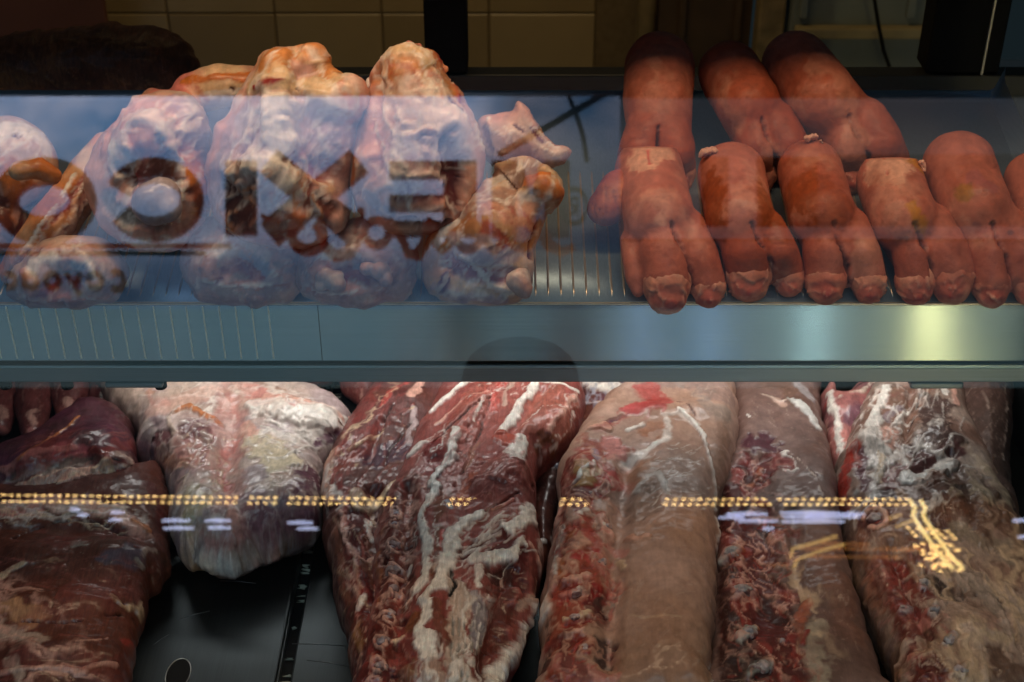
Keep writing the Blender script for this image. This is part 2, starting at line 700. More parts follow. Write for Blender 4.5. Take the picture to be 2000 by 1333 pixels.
def steel(name, col, rough=0.3, aniso=0.7, brush=0.3, scale=(2.0, 400.0, 400.0), metal=1.0, bumps=0.06, bdist=.001):
    m, nt, b = nodes(name)
    L = nt.links.new
    tc = N(nt, 'ShaderNodeTexCoord')
    mp = N(nt, 'ShaderNodeMapping')
    mp.inputs['Scale'].default_value = scale
    L(tc.outputs['Object'], mp.inputs['Vector'])
    nz = N(nt, 'ShaderNodeTexNoise', Scale=3.0, Detail=4.0, Roughness=0.7)
    L(mp.outputs[0], nz.inputs['Vector'])
    bl = N(nt, 'ShaderNodeTexNoise', Scale=9.0, Detail=5.0)
    L(tc.outputs['Object'], bl.inputs['Vector'])
    r1 = N(nt, 'ShaderNodeMapRange')
    r1.inputs[3].default_value = 1 - brush
    r1.inputs[4].default_value = 1 + brush
    L(nz.outputs['Fac'], r1.inputs[0])
    s1 = N(nt, 'ShaderNodeVectorMath', operation='SCALE')
    s1.inputs[0].default_value = col
    L(r1.outputs[0], s1.inputs['Scale'])
    L(s1.outputs[0], b.inputs['Base Color'])
    r2 = N(nt, 'ShaderNodeMapRange')
    r2.inputs[1].default_value = 0.3
    r2.inputs[2].default_value = 0.7
    r2.inputs[3].default_value = rough - 0.02
    r2.inputs[4].default_value = rough + 0.03
    L(bl.outputs['Fac'], r2.inputs[0])
    L(r2.outputs[0], b.inputs['Roughness'])
    b.inputs['Metallic'].default_value = metal
    b.inputs['Anisotropic'].default_value = aniso
    tg = N(nt, 'ShaderNodeTangent', direction_type='RADIAL', axis='X')
    if aniso:
        cv = N(nt, 'ShaderNodeCombineXYZ')
        cv.inputs[2].default_value = 1.0
        L(cv.outputs[0], b.inputs['Tangent'])
    bp = N(nt, 'ShaderNodeBump', Strength=bumps, Distance=bdist)
    if bumps:
        L(nz.outputs['Fac'], bp.inputs['Height'])
        L(bp.outputs[0], b.inputs['Normal'])
    return m


def glow(name, col, strength):
    m, nt, b = nodes(name)
    b.inputs['Base Color'].default_value = (*col, 1)
    b.inputs['Emission Color'].default_value = (*col, 1)
    b.inputs['Emission Strength'].default_value = strength
    return m


M_STEEL = steel("brushed_steel", (.42, .53, .57), rough=0.23, aniso=1.0, bumps=0.0, bdist=.001, scale=(1.2, 700, 700))
M_LIP = steel("dull_steel", (.22, .25, .26), rough=0.42, aniso=0.4)
M_PAN = steel("dark_pan_steel", (.060, .072, .076), rough=0.42, aniso=0.3, scale=(300.0, 3.0, 300.0))
M_TRAY = steel("shelf_tray_steel", (.30, .42, .50), rough=0.40, aniso=0.3, metal=0.7, scale=(300, 3, 300))
M_BLACK = plain("black_paint", (.005, .005, .005), 0.75, spec=.2)
M_TILE = plain("cream_glazed_tile", (.34, .26, .14), 0.35, noise=0.12, scale=9)
M_GROUT = plain("grey_grout", (.20, .15, .085), 0.9)
# ---------------------------------------------------------------- the room behind the case
fl = box("floor", (-4, -6, -0.1), (4, 4, 0.0), plain("pale_aisle_tile", (.6, .63, .64), 0.6, noise=.15, scale=4))
tag(fl, kind="structure")
WY = 3.2
wall = empty("tile_wall", (0, WY, 0))
tag(wall, "cream tiled wall behind the meat case, grey joints", "wall")
g_ = box("grout", (-2.2, WY, 0.0), (0.372, WY + 0.08, 1.2), M_GROUT)
adopt(g_, wall)
TW = 0.2497
tile_me = None
x0 = (955 - 1000) / F * 3.32
zj = 0.436
rnd = random.Random(4)
tints = [plain("cream_tile_%s" % k, c, 0.33, noise=.10, scale=7) for k, c in
         (("warm", (.36, .27, .14)), ("pale", (.40, .31, .17)), ("sand", (.33, .25, .13)))]
for i in range(-7, 1):
    for j in range(-1, 2):
        xa = x0 + i * TW
        za = zj + j * TW
        o = box("tile", (xa + .002, WY - .007 - rnd.random() * .0012, za + .002), (xa + TW - .002, WY + .004, za + TW - .002), tints[rnd.randrange(3)], bevel=.0025, seg=1)
        adopt(o, wall)
red_board = box("wooden_board", (-1.9, 3.02, 0.0), ((222 - 1000) / F * 3.2, 3.04, 1.1), plain("red_brown_board", (.16, .055, .03), .6, noise=.2, scale=5), bevel=.003)
tag(red_board, "reddish brown board standing before the tiled wall, top left corner", "board")

PY = 2.9


def back(px, py, y=PY):
    return on_plane(px, py, (0, y, 0), np.array([0, 1.0, 0]))


bx = lambda px: float(back(px, 60)[0])
pp = tube_mesh("water_pipe", [(bx(1272), PY + .1, 0), (bx(1272), PY + .1, 1.3)], .024, plain("yellowed_pipe_paint", (.30, .22, .10), .5, noise=.3, scale=20), n=16)
tag(pp, "yellowed upright pipe at the end of the tiled wall", "pipe")
pn = empty("brown_door", (bx(1385), PY + .06, 0))
tag(pn, "brown door between the yellowed pipe and the peeling post", "door")
m_bd = plain("brown_door_paint", (.085, .05, .025), .55, noise=.3, scale=10)
adopt(box("panel", (bx(1292), PY + .06, 0), (bx(1475), PY + .10, 1.3), m_bd), pn)
adopt(box("moulding", (bx(1330), PY + .045, .1), (bx(1345), PY + .062, 1.3), m_bd, bevel=.004), pn)
adopt(box("moulding", (bx(1440), PY + .045, .1), (bx(1455), PY + .062, 1.3), m_bd, bevel=.004), pn)
ps = empty("peeling_post", (bx(1505), PY, 0))
tag(ps, "peeling yellowish post left of the grey cabinet", "post")
adopt(box("shaft", (bx(1478), PY - .01, 0), (bx(1530), PY + .05, 1.3), plain("peeling_paint", (.27, .20, .10), .7, noise=.45, scale=26, bump=.6), bevel=.006), ps)
cb = empty("steel_cabinet", (bx(1680), PY - .03, 0))
tag(cb, "grey blue cabinet with a yellowed ledge, top right behind the trotters", "cabinet")
m_cab = plain("grey_cabinet_paint", (.20, .23, .22), .5, noise=.2, scale=8)
adopt(box("body", (bx(1538), PY - .03, 0), (bx(1815), PY + .35, 1.4), m_cab, bevel=.004), cb)
zl = float(back(1680, 66, PY - .05)[2])
adopt(box("ledge", (bx(1545), PY - .055, zl - .012), (bx(1812), PY - .028, zl + .012), plain("yellowed_ledge", (.33, .27, .14), .5, noise=.25, scale=15), bevel=.004), cb)
adopt(box("door_frame", (bx(1550), PY - .045, zl + .03), (bx(1565), PY - .028, 1.35), m_cab, bevel=.003), cb)
adopt(box("door_frame", (bx(1755), PY - .045, zl + .03), (bx(1772), PY - .028, 1.35), m_cab, bevel=.003), cb)
cabl = tube_mesh("cable", [back(px, py, 2.78) for px, py in ((1700, -60), (1708, 0), (1716, 50), (1726, 100), (1742, 145), (1752, 190), (1770, 260))], .004, M_BLACK, n=8)
tag(cabl, "thin dark cable hanging before the grey cabinet", "cable")

# ---------------------------------------------------------------- the meat case
case = empty("display_case", (0, 1.15, 0))
tag(case, "steel refrigerated meat case with a sloping glass front and brushed steel shelf edge", "display case")
W0, W1 = -0.95, 0.66
# front strip of the shelf
st = box("front_strip", (W0, 1.150, .8295), (W1, 1.156, .8945), M_STEEL, bevel=.0012)
adopt(st, case)
adopt(box("front_lip", (W0, 1.149, .8945), (W1, 1.157, .8962), plain("worn_lip_steel", (.55, .46, .34), .35, metal=.8)), case)
adopt(box("under_groove", (W0, 1.158, .820), (W1, 1.175, .8295), M_BLACK), case)
adopt(box("under_rail", (W0, 1.161, .797), (W1, 1.167, .8195), M_LIP, bevel=.0015), case)
adopt(box("rail_bead", (W0, 1.156, .816), (W1, 1.1615, .8215), steel("bead_steel", (.30, .40, .43), .3, .4), bevel=.0015), case)
tick = box("rib_or_reflection", (-.0006, 1.1493, .833), (.0006, 1.1503, .8925), plain("pale_reflection_line", (.95, .95, .86), .55, metal=1.0))  # reflected lines on the strip, put on as thin pale ridges
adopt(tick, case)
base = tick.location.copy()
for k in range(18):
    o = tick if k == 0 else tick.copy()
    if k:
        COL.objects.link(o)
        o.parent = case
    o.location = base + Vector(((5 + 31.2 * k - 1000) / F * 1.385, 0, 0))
jx = (630 - 1000) / F * 1.385
adopt(box("strip_joint", (jx - .0004, 1.1496, .8305), (jx + .0004, 1.1502, .8935), plain("joint_dark", (.08, .09, .09), .6)), case)
for px0, px1, h in ((205, 318, .006), (1778, 1882, .007)):
    xa, xb = (px0 - 1000) / F * 1.412, (px1 - 1000) / F * 1.412
    br = box("bracket", (xa, 1.159, .797 - h), (xb, 1.1725, .7968), M_LIP, bevel=.002)
    adopt(br, case)
for px in (10, 130, 313):
    xa = (px - 1000) / F * 1.42
    ck = tube_mesh("hook", [(xa, 1.169, .797), (xa, 1.169, .786)], .006, M_BLACK, n=12)
    adopt(ck, case)
# shelf tray: sloping floor with a rounded rise at the back and at the right
prof = []
L_ = .318
for t in np.linspace(0, L_, 6):
    prof.append(SH_P + SH_T * t)
cen = SH_P + SH_T * L_ + SH_N * .012
for a in np.linspace(15, 70, 6):
    prof.append(cen + SH_T * (.012 * math.sin(math.radians(a))) - SH_N * (.012 * math.cos(math.radians(a))))
prof.append(prof[-1] + SH_N * .004 + SH_T * .002)
V, Fc = [], []
prof = [p - SH_N * .001 for p in prof]
for x in (W0, .53):
    for p in prof:
        V.append((x, p[1], p[2]))
n = len(prof)
for i in range(n - 1):
    Fc.append((i, i + 1, n + i + 1, n + i))
tr = obj("shelf_tray", V, Fc, M_TRAY)
sol = tr.modifiers.new("thick", 'SOLIDIFY')
sol.thickness = .003
sol.offset = -1
adopt(tr, case)
V, Fc = [], []
for i, dx in enumerate((0.0, .004, .010)):
    for p in prof:
        q = np.array(p) + SH_N * (.0, .003, .03)[i]
        V.append((.53 + dx, q[1], q[2]))
for i in range(2):
    for k in range(n - 1):
        Fc.append((i * n + k, i * n + k + 1, (i + 1) * n + k + 1, (i + 1) * n + k))
adopt(obj("tray_side", V, Fc, M_TRAY), case)
# ribs pressed into the tray
rp = [SH_P + SH_T * t + SH_N * h for t, h in ((.004, .0006), (.02, .0016), (.10, .0016), (.19, .0016), (.2, .0006))]
rib_or_reflection = tube_mesh("rib_or_reflection", [(0, p[1], p[2]) for p in rp], .0013, plain("worn_rib_steel", (.62, .52, .38), .32, metal=.75), n=6)
adopt(rib_or_reflection, case)
base = rib_or_reflection.location.copy()
for k in range(86):
    o = rib_or_reflection if k == 0 else rib_or_reflection.copy()
    if k:
        COL.objects.link(o)
        o.parent = case
    o.location = base + Vector((-.50 + k * .01215, 0, 0))
# rear door rail and mullions
adopt(box("rear_rail", (W0, 1.72, .862), (W1 + .1, 1.75, .8905), plain("black_rail", (.02, .018, .012), .45), bevel=.002), case)
for a, b in ((828, 912), (1822, 1968)):
    xa, xb = (a - 1000) / F * 1.80, (b - 1000) / F * 1.80
    adopt(box("rear_mullion", (xa, 1.725, .8905), (xb, 1.775, 1.5), M_BLACK, bevel=.003), case)
adopt(box("mullion_edge", ((1930 - 1000) / F * 1.8, 1.7205, .8905), ((1934 - 1000) / F * 1.8, 1.7248, 1.5), plain("bare_edge", (.35, .33, .30), .4, metal=.6)), case)
adopt(box("rear_wall", (W0, 1.74, 0.40), (W1 + .1, 1.765, .8615), plain("dark_liner", (.05, .06, .065), .5)), case)
adopt(box("side_wall", (.622, .84, .40), (.64, 1.735, .79), plain("dark_side_liner", (.03, .034, .036), .5)), case)
adopt(box("hood", (W0, 1.02, 1.44), (W1, 1.76, 1.47), M_BLACK, bevel=.004), case)
adopt(box("added_baffle", (W0, 1.22, 1.258), (W1, 1.224, 1.439), M_BLACK), case)  # unseen panel added to keep the lamp off the back trotters
adopt(box("plinth", (W0, .70, .0), (W1, 1.73, .395), M_LIP, bevel=.006), case)
# deck pans
xs1 = float(deck(560, 1210)[0])
xs2 = float(deck(588, 1210)[0])
xs3 = float(deck(1655, 1130)[0])
dl = box("deck_liner", (W0, .82, .41), (.62, 1.738, .53), M_BLACK)
adopt(dl, case)


def pan(x0, x1, label):
    t = empty("steel_pan", ((x0 + x1) / 2, 1.25, .532))
    tag(t, label, "pan", "dark steel pans on the lower deck")
    adopt(box("floor_plate", (x0, .83, .541), (x1, 1.73, .55), M_PAN, bevel=.002), t)
    adopt(box("edge", (x0 - .0005, .831, .5305), (x0 + .004, 1.729, .5408), M_LIP), t)
    adopt(box("edge", (x1 - .004, .831, .5305), (x1 + .0005, 1.729, .5408), M_LIP), t)
    return t


p1_ = pan(-.70, xs1, "dark scratched steel pan with an oval hole, below the pale fatty cut")
p2_ = pan(xs2, xs3, "wide dark steel pan under the two ribbed necks and loins")
p3_ = pan(xs3 + .006, .615, "narrow steel pan under the bony rack at the right end")
c = deck(348, 1318)
hole = obj("drain_hole", [(c[0] + .012 * math.cos(a), c[1] + .021 * math.sin(a), .5506) for a in np.linspace(0, 2 * math.pi, 33)[:-1]], [tuple(range(32))], M_BLACK)
adopt(hole, p1_)
rim = tube_mesh("hole_rim", [(c[0] + .012 * math.cos(a), c[1] + .021 * math.sin(a), .5507) for a in np.linspace(0, 2 * math.pi, 41)], .0006, plain("bright_rim", (.5, .5, .46), .3, metal=.9), n=6)
adopt(rim, p1_)
# crumbs of fat in the slot between the pans
rnd = random.Random(8)
bm = bmesh.new()
for k in range(70):
    r = rnd.uniform(.0006, .0022) * (1 if k else 2)
    g = bmesh.ops.create_icosphere(bm, subdivisions=1, radius=r)
    y = rnd.uniform(.9, 1.7)
    for v in g['verts']:
        v.co += Vector((rnd.gauss((xs1 + xs2) / 2, .004), y, .5315 + r * .6))
        v.co += Vector((rnd.uniform(-r, r), rnd.uniform(-r, r), rnd.uniform(-r, r))) * .3
cr = bm_obj("crumbs", bm, plain("fat_crumb", (.35, .36, .28), .5))
tag(cr, "crumbs of fat in the slot between the dark pans", kind="stuff")
# scratches on the pan
m_scr = plain("scratch", (.24, .25, .25), .35, metal=.7)
for px, py, qx, qy in ((570, 1258, 670, 1262), (350, 1210, 410, 1194), (430, 1135, 500, 1140), (600, 1290, 680, 1302), (300, 1260, 330, 1240)):
    a, b = deck(px, py), deck(qx, qy)
    o = tube_mesh("scratch", [(a[0], a[1], .5501), ((a[0] + b[0]) / 2, (a[1] + b[1]) / 2 + .001, .5502), (b[0], b[1], .5501)], .00035, m_scr, n=4)
    adopt(o, p1_ if px < 560 else p2_)


# the sloping pane
def pane_mat():
    m = bpy.data.materials.new("clear_glass")
    m.use_nodes = True
    nt = m.node_tree
    nt.nodes.remove(nt.nodes["Principled BSDF"])
    out = nt.nodes["Material Output"]
    tr_ = N(nt, 'ShaderNodeBsdfTransparent')
    tr_.inputs[0].default_value = (.985, .995, .995, 1)
    gl = N(nt, 'ShaderNodeBsdfGlossy', Roughness=0.0)
    fr = N(nt, 'ShaderNodeFresnel', IOR=1.52)
    mx = N(nt, 'ShaderNodeMixShader')
    nt.links.new(fr.outputs[0], mx.inputs[0])
    nt.links.new(tr_.outputs[0], mx.inputs[1])
    nt.links.new(gl.outputs[0], mx.inputs[2])
    nt.links.new(mx.outputs[0], out.inputs[0])
    return m


M_GLASS = pane_mat()
pane = box("glass_pane", (-1.0, -.46, -.003), (.75, .36, .003), M_GLASS)
pc = CAM + FWD * (GLASS_D + .003) + UP * (-.05)
pane.rotation_euler = (math.pi / 2 - PITCH, 0, 0)
pane.location = Vector(pc) + Vector((-.125, 0, 0))
adopt(pane, case)
# ---------------------------------------------------------------- across the aisle: what the pane mirrors
AY = -3.0


def rp_(px, py, out=0.0):
    p = refl(px, py, AY + out)
    return p


def plate(name, pts, mat, th=.02, parent=None, out=0.0):
    """a flat board parallel to the opposite wall; pts in photograph pixels of its mirror image"""
    A = [rp_(x, y, out) for x, y in pts]
    V = [(p[0], p[1], p[2]) for p in A] + [(p[0], p[1] - th, p[2]) for p in A]
    n = len(A)
    Fc = [tuple(range(n)), tuple(range(2 * n - 1, n - 1, -1))] + [(i, (i + 1) % n, n + (i + 1) % n, n + i) for i in range(n)]
    o = obj(name, V, Fc, mat, smooth=False)
    if parent:
        adopt(o, parent)
    return o


def ribbon(name, pts, width, mat, th=.02, parent=None, out=.03, closed=False):
    """a raised stroke of lettering: centre line and width in photograph pixels of its mirror image"""
    P = np.array(pts, float)
    n = len(P)
    wd = width if isinstance(width, (list, tuple)) else [width] * n
    Lf, Rt = [], []
    for i in range(n):
        a = P[i - 1] if (i > 0 or closed) else P[i]
        b = P[(i + 1) % n] if (i < n - 1 or closed) else P[i]
        t = (b - a) / max(np.linalg.norm(b - a), 1e-6)
        nn = np.array([-t[1], t[0]])
        Lf.append(P[i] + nn * wd[i] / 2)
        Rt.append(P[i] - nn * wd[i] / 2)
    A = [rp_(*q, out) for q in Lf] + [rp_(*q, out) for q in Rt]
    V = [tuple(p) for p in A] + [(p[0], p[1] - th, p[2]) for p in A]
    Fc = []
    m = 2 * n
    for i in range(n if closed else n - 1):
        j = (i + 1) % n
        Fc += [(i, j, n + j, n + i), (m + i, m + n + i, m + n + j, m + j), (i, m + i, m + j, j), (n + i, n + j, m + n + j, m + n + i)]
    if not closed:
        Fc += [(0, n, m + n, m), (n - 1, m + n - 1, m + 2 * n - 1, 2 * n - 1)]
    o = obj(name, V, Fc, mat, smooth=False)
    if parent:
        adopt(o, parent)
    return o


def arc(cx, cy, rx, ry, a0, a1, n=28):
    return [(cx + rx * math.cos(math.radians(a)), cy + ry * math.sin(math.radians(a))) for a in np.linspace(a0, a1, n)]


def lit_print(name, col_a, col_b, strength, scale=1.6):
    """a back-lit printed panel: clouded two-colour print"""
    m, nt, b = nodes(name)
    L = nt.links.new
    tc = N(nt, 'ShaderNodeTexCoord')
    nz = N(nt, 'ShaderNodeTexNoise', Scale=scale, Detail=4.0, Roughness=.55)
    L(tc.outputs['Object'], nz.inputs['Vector'])
    cr_ = N(nt, 'ShaderNodeValToRGB')
    cr_.color_ramp.elements[0].position = .42
    cr_.color_ramp.elements[1].position = .58
    cr_.color_ramp.elements[0].color = (*col_a, 1)
    cr_.color_ramp.elements[1].color = (*col_b, 1)
    L(nz.outputs['Fac'], cr_.inputs[0])
    L(cr_.outputs[0], b.inputs['Base Color'])
    L(cr_.outputs[0], b.inputs['Emission Color'])
    b.inputs['Emission Strength'].default_value = strength
    return m


fac = box("market_wall", (-5, -3.6, 0), (5, -3.4, 6.5), plain("unlit_market_wall", (.02, .02, .02), .8))
tag(fac, "dark wall of the stalls across the aisle, mirrored in the pane", "wall")
sign = empty("shop_sign", tuple(rp_(500, 390)))
tag(sign, "backlit blue sign lettered MEXICO with dark script, mirrored in the glass", "sign")


def sky_print():
    """the printed face of the sign: clouds over blue, running down into navy and off into slate at its end"""
    m, nt, b_ = nodes("cloud_print")
    L = nt.links.new
    tc = N(nt, 'ShaderNodeTexCoord')
    sx = N(nt, 'ShaderNodeSeparateXYZ')
    L(tc.outputs['Object'], sx.inputs[0])
    nz = N(nt, 'ShaderNodeTexNoise', Scale=1.9, Detail=5.0, Roughness=.55)
    L(tc.outputs['Object'], nz.inputs['Vector'])
    z0, z1 = float(rp_(500, 600)[2]) - SZ, float(rp_(500, 188)[2]) - SZ
    mz = N(nt, 'ShaderNodeMapRange')
    mz.inputs[1].default_value, mz.inputs[2].default_value = z0, z1
    L(sx.outputs[2], mz.inputs[0])

    def ramp(stops):
        r = N(nt, 'ShaderNodeValToRGB')
        e = r.color_ramp.elements
        while len(e) < len(stops):
            e.new(.5)
        for q, (p_, c_) in zip(e, stops):
            q.position = p_
            q.color = (*c_, 1)
        L(mz.outputs[0], r.inputs[0])
        return r
    blue = ramp([(0, (.02, .05, .10)), (.18, (.045, .09, .17)), (.30, (.10, .16, .28)), (.66, (.14, .25, .46)), (.8, (.10, .26, .52)), (1, (.16, .32, .60))])
    pale = ramp([(0, (.025, .055, .11)), (.18, (.07, .12, .21)), (.30, (.22, .27, .40)), (.66, (.34, .40, .58)), (.8, (.52, .56, .78)), (1, (.72, .74, .95))])
    mr = N(nt, 'ShaderNodeMapRange')
    mr.inputs[1].default_value, mr.inputs[2].default_value = .40, .60
    L(nz.outputs['Fac'], mr.inputs[0])
    mx = N(nt, 'ShaderNodeMix', data_type='RGBA')
    L(mr.outputs[0], mx.inputs[0])
    L(blue.outputs[0], mx.inputs[6])
    L(pale.outputs[0], mx.inputs[7])
    xa, xb = float(rp_(900, 390)[0]) - SX, float(rp_(1010, 390)[0]) - SX
    me_ = N(nt, 'ShaderNodeMapRange')
    me_.inputs[1].default_value, me_.inputs[2].default_value = xa, xb
    me_.inputs[3].default_value, me_.inputs[4].default_value = 1.0, .30
    L(sx.outputs[0], me_.inputs[0])
    sc_ = N(nt, 'ShaderNodeVectorMath', operation='SCALE')
    L(mx.outputs[2], sc_.inputs[0])
    L(me_.outputs[0], sc_.inputs['Scale'])
    L(sc_.outputs[0], b_.inputs['Base Color'])
    L(sc_.outputs[0], b_.inputs['Emission Color'])
    b_.inputs['Emission Strength'].default_value = 6.5
    return m


SX, SZ = float(rp_(500, 390)[0]), float(rp_(500, 390)[2])
face = plate("light_panel", [(-260, 188), (1211, 188), (1211, 600), (-260, 600)], sky_print(), parent=None)
face.data.transform(__import__("mathutils").Matrix.Translation(-Vector(rp_(500, 390))))
face.parent = sign
M_LET = glow("dim_maroon_letter", (.30, .14, .15), .35)
M_SCR = glow("red_script", (.55, .07, .03), .55)
ribbon("letter", arc(85, 390, 76, 58, 0, 360, 41)[:-1], 52, M_LET, parent=sign, closed=True)
ribbon("letter", arc(300, 388, 74, 58, -160, 150), 46, M_LET, parent=sign)
ribbon("letter", [(470, 313), (470, 456)], 62, M_LET, parent=sign)
ribbon("letter", [(525, 313), (612, 385), (700, 456)], 54, M_LET, parent=sign)
ribbon("letter", [(700, 313), (612, 385), (525, 456)], 54, M_LET, parent=sign, out=.032)
ribbon("letter", [(898, 313), (898, 460)], 66, M_LET, parent=sign)
for yy, ww in ((330, 32), (395, 30), (445, 28)):
    ribbon("letter", [(866, yy), (760, yy)], ww, M_LET, parent=sign)
ribbon("letter", [(985, 313), (985, 460)], 50, M_LET, parent=sign)
ribbon("letter", [(1088, 313), (1088, 460)], 50, M_LET, parent=sign)
ribbon("letter", [(1000, 325), (1037, 410), (1074, 325)], 44, M_LET, parent=sign, out=.032)
M_MARK = plain("grey_mark", (.2, .2, .22), .6)
ribbon("mark_ring", arc(1122, 400, 24, 34, 0, 360, 31)[:-1], 5, M_MARK, parent=sign, closed=True, out=.05)
ribbon("mark_letter", [(1128, 418), (1128, 384), (1116, 386), (1116, 398), (1128, 401), (1114, 418)], 4, M_MARK, parent=sign, out=.05)
for pts, wd in (
        ([(1122, 480), (1098, 490), (1072, 476), (1058, 448), (1050, 430)], [10, 14, 22, 24, 14]),
        (arc(1018, 455, 26, 26, 0, 360, 25), 14),
        ([(985, 425), (982, 470), (965, 488), (950, 470), (948, 420)], 16),
        (arc(915, 458, 24, 26, 0, 360, 25), 14),
        ([(885, 430), (880, 470), (862, 486), (850, 470), (848, 436), (832, 428)], [14, 18, 18, 16, 16, 12]),
        ([(835, 432), (832, 470), (815, 496), (795, 492), (788, 470), (762, 432), (735, 428)], [14, 22, 22, 16, 14, 16, 12]),
        (arc(735, 452, 24, 24, 20, 380, 25), 13),
        ([(705, 405), (700, 455), (680, 492), (655, 498), (632, 478), (618, 440)], [12, 26, 24, 20, 18, 14]),
        (arc(600, 458, 30, 28, -60, 250, 25), 20),
        ([(590, 420), (560, 412), (532, 430), (508, 418)], [16, 14, 10, 4])):
    ribbon("script_stroke", pts, wd, M_SCR, parent=sign, out=.05)
ribbon("underline", [(-260, 478), (450, 478)], 5, M_SCR, parent=sign, out=.03)
ribbon("underline", [(-260, 492), (400, 492)], 5, plain("teal_line", (.03, .10, .11), .6), parent=sign, out=.03)
M_SM = plain("small_letter_paint", (.006, .006, .008), .6)


def small(ch, x):
    y = 546
    if ch == 'C':
        return [arc(x, y, 14, 17, -130, 130, 16)]
    if ch == 'o':
        return [arc(x, y, 13, 14, 0, 360, 20)]
    if ch == 'c':
        return [arc(x, y, 12, 13, -130, 130, 16)]
    if ch == 'y':
        return [[(x + 14, y - 14), (x, y + 12)], [(x - 14, y - 14), (x + 2, y + 14), (x + 12, y + 26)]]
    if ch == 'a':
        return [arc(x, y, 12, 13, 0, 360, 20), [(x - 13, y - 13), (x - 13, y + 14)]]
    if ch == 'á':
        return [arc(x, y, 12, 13, 0, 360, 20), [(x - 13, y - 13), (x - 13, y + 14)], [(x + 4, y - 20), (x - 6, y - 30)]]
    return [[(x + 12, y - 13), (x + 12, y + 14)], arc(x, y, 12, 12, -180, 0, 10), [(x - 12, y), (x - 12, y + 14)]]


for k, ch in enumerate("Coyoacán"):
    for s_ in small(ch, 226 - 42 * k):
        ribbon("small_letter", s_, 9, M_SM, parent=sign, out=.03)

board = empty("menu_board", tuple(rp_(1460, 330)))
tag(board, "dim rosy lit board beside the blue sign, mirrored over the trotters", "menu board")
m_rosy = lit_print("rosy_print", (.55, .38, .42), (.70, .46, .50), .95)
plate("light_panel", [(1212, 192), (2200, 192), (2200, 300), (1212, 300)], lit_print("grey_rose_print", (.30, .34, .42), (.46, .40, .44), .85), parent=board)
plate("light_panel", [(1212, 301), (1368, 301), (1368, 442), (1212, 442)], m_rosy, parent=board)
plate("light_panel", [(1425, 301), (1478, 301), (1478, 442), (1425, 442)], m_rosy, parent=board)
plate("light_panel", [(1600, 301), (2200, 301), (2200, 442), (1600, 442)], lit_print("rose_print", (.30, .2, .2), (.4, .3, .3), .55), parent=board)
plate("light_panel", [(1212, 443), (2200, 443), (2200, 461), (1212, 461)], m_rosy, parent=board)
plate("light_panel", [(1212, 471), (2200, 471), (2200, 600), (1212, 600)], lit_print("dusk_print", (.10, .14, .20), (.2, .2, .26), .7), parent=board)
fas = empty("added_veil_panel", tuple(rp_(700, 690)))  # added glowing panel: its mirror image veils the strip and outlines the head
tag(fas, "added dim teal glow panel running under the blue sign, mirrored on the steel shelf edge", "glow panel")
plate("light_panel", [(-260, 604), (2200, 604), (2200, 752), (-260, 752)], lit_print("teal_glow", (.22, .42, .50), (.32, .48, .54), .9), parent=fas)
strut = tube_mesh("awning_strut", [rp_(975, 302, .3), rp_(1225, 158, .3)], .014, plain("dark_strut_paint", (.03, .025, .02), .6), n=10)
tag(strut, "dark slanting awning strut mirrored right of the blue sign", "strut")
hc = tube_mesh("hanging_wire", [rp_(x, y, .25) for x, y in ((1100, 150), (1112, 190), (1128, 230), (1140, 270), (1146, 315))], .010, M_BLACK, n=8)
tag(hc, "thin drooping wire mirrored beside the slanting strut", "wire")

# lamps over the stalls
M_YEL = glow("warm_bulb", (1.0, .62, .22), 26.0)
M_BLU = glow("cold_tube", (.62, .68, 1.0), 8.0)
bm = bmesh.new()
bmesh.ops.create_uvsphere(bm, u_segments=8, v_segments=6, radius=1.0)
bulb_me = bpy.data.meshes.new("bulb")
bm.to_mesh(bulb_me)
bm.free()
bulb_me.materials.append(M_YEL)


def bulb(p, s, parent):
    o = bpy.data.objects.new("bulb", bulb_me)
    COL.objects.link(o)
    o.parent = parent
    o.location = Vector(p) - Vector(parent.location)
    o.scale = s
    return o


rnd = random.Random(3)
for ya, yb, lab in ((968, 976, "upper string of warm bulbs mirrored across the lower meat"), (980, 986, "lower string of warm bulbs mirrored across the lower meat")):
    s0 = empty("light_string", tuple(rp_(900, ya)))
    tag(s0, lab, "light string", "strings of warm bulbs across the aisle")
    x = -150.0
    while x < 1785:
        y = ya + (yb - ya) * min(1, max(0, x / 900))
        skip = any(a < x < b for a, b in ((470, 482), (548, 556), (1505, 1520), (1215, 1300)))
        if not skip:
            bulb(rp_(x, y, .1), (.0088, .006, .0026), s0)
        x += 15.6 + rnd.uniform(-.5, .5)
    w_ = tube_mesh("wire", [rp_(-160, ya - 1, .08), rp_(900, yb - 1, .08), rp_(1790, yb - 1, .08)], .003, M_BLACK, n=6)
    adopt(w_, s0)
s1 = empty("rope_light", tuple(rp_(1830, 1050)))
tag(s1, "tangle of bright yellow rope light mirrored over the bony rack", "rope light")
for dx in (0, 20):
    pts = [rp_(x + dx, y, .1) for x, y in ((1778, 978), (1788, 992), (1784, 1008), (1792, 1022), (1806, 1040), (1820, 1062), (1834, 1082), (1850, 1100), (1862, 1112))]
    adopt(tube_mesh("rope", pts, .0075, glow("yellow_rope", (1.0, .72, .26), 14.0), n=8), s1)
for k in range(48):
    x = rnd.uniform(1785, 1890)
    y = rnd.uniform(1062, 1118)
    if y - 1062 < (x - 1860) * .9 or x - 1785 < (y - 1090) * .9:
        continue
    bulb(rp_(x, y, .06), (.0095, .006, .0032), s1)
for y in (1032, 1040, 1047):
    for k in range(5):
        bulb(rp_(1775 + k * 19 + (y - 1032), y + k * 1.5, .06), (.008, .006, .003), s1)
s2 = empty("bracket_lamp", tuple(rp_(1600, 1085)))
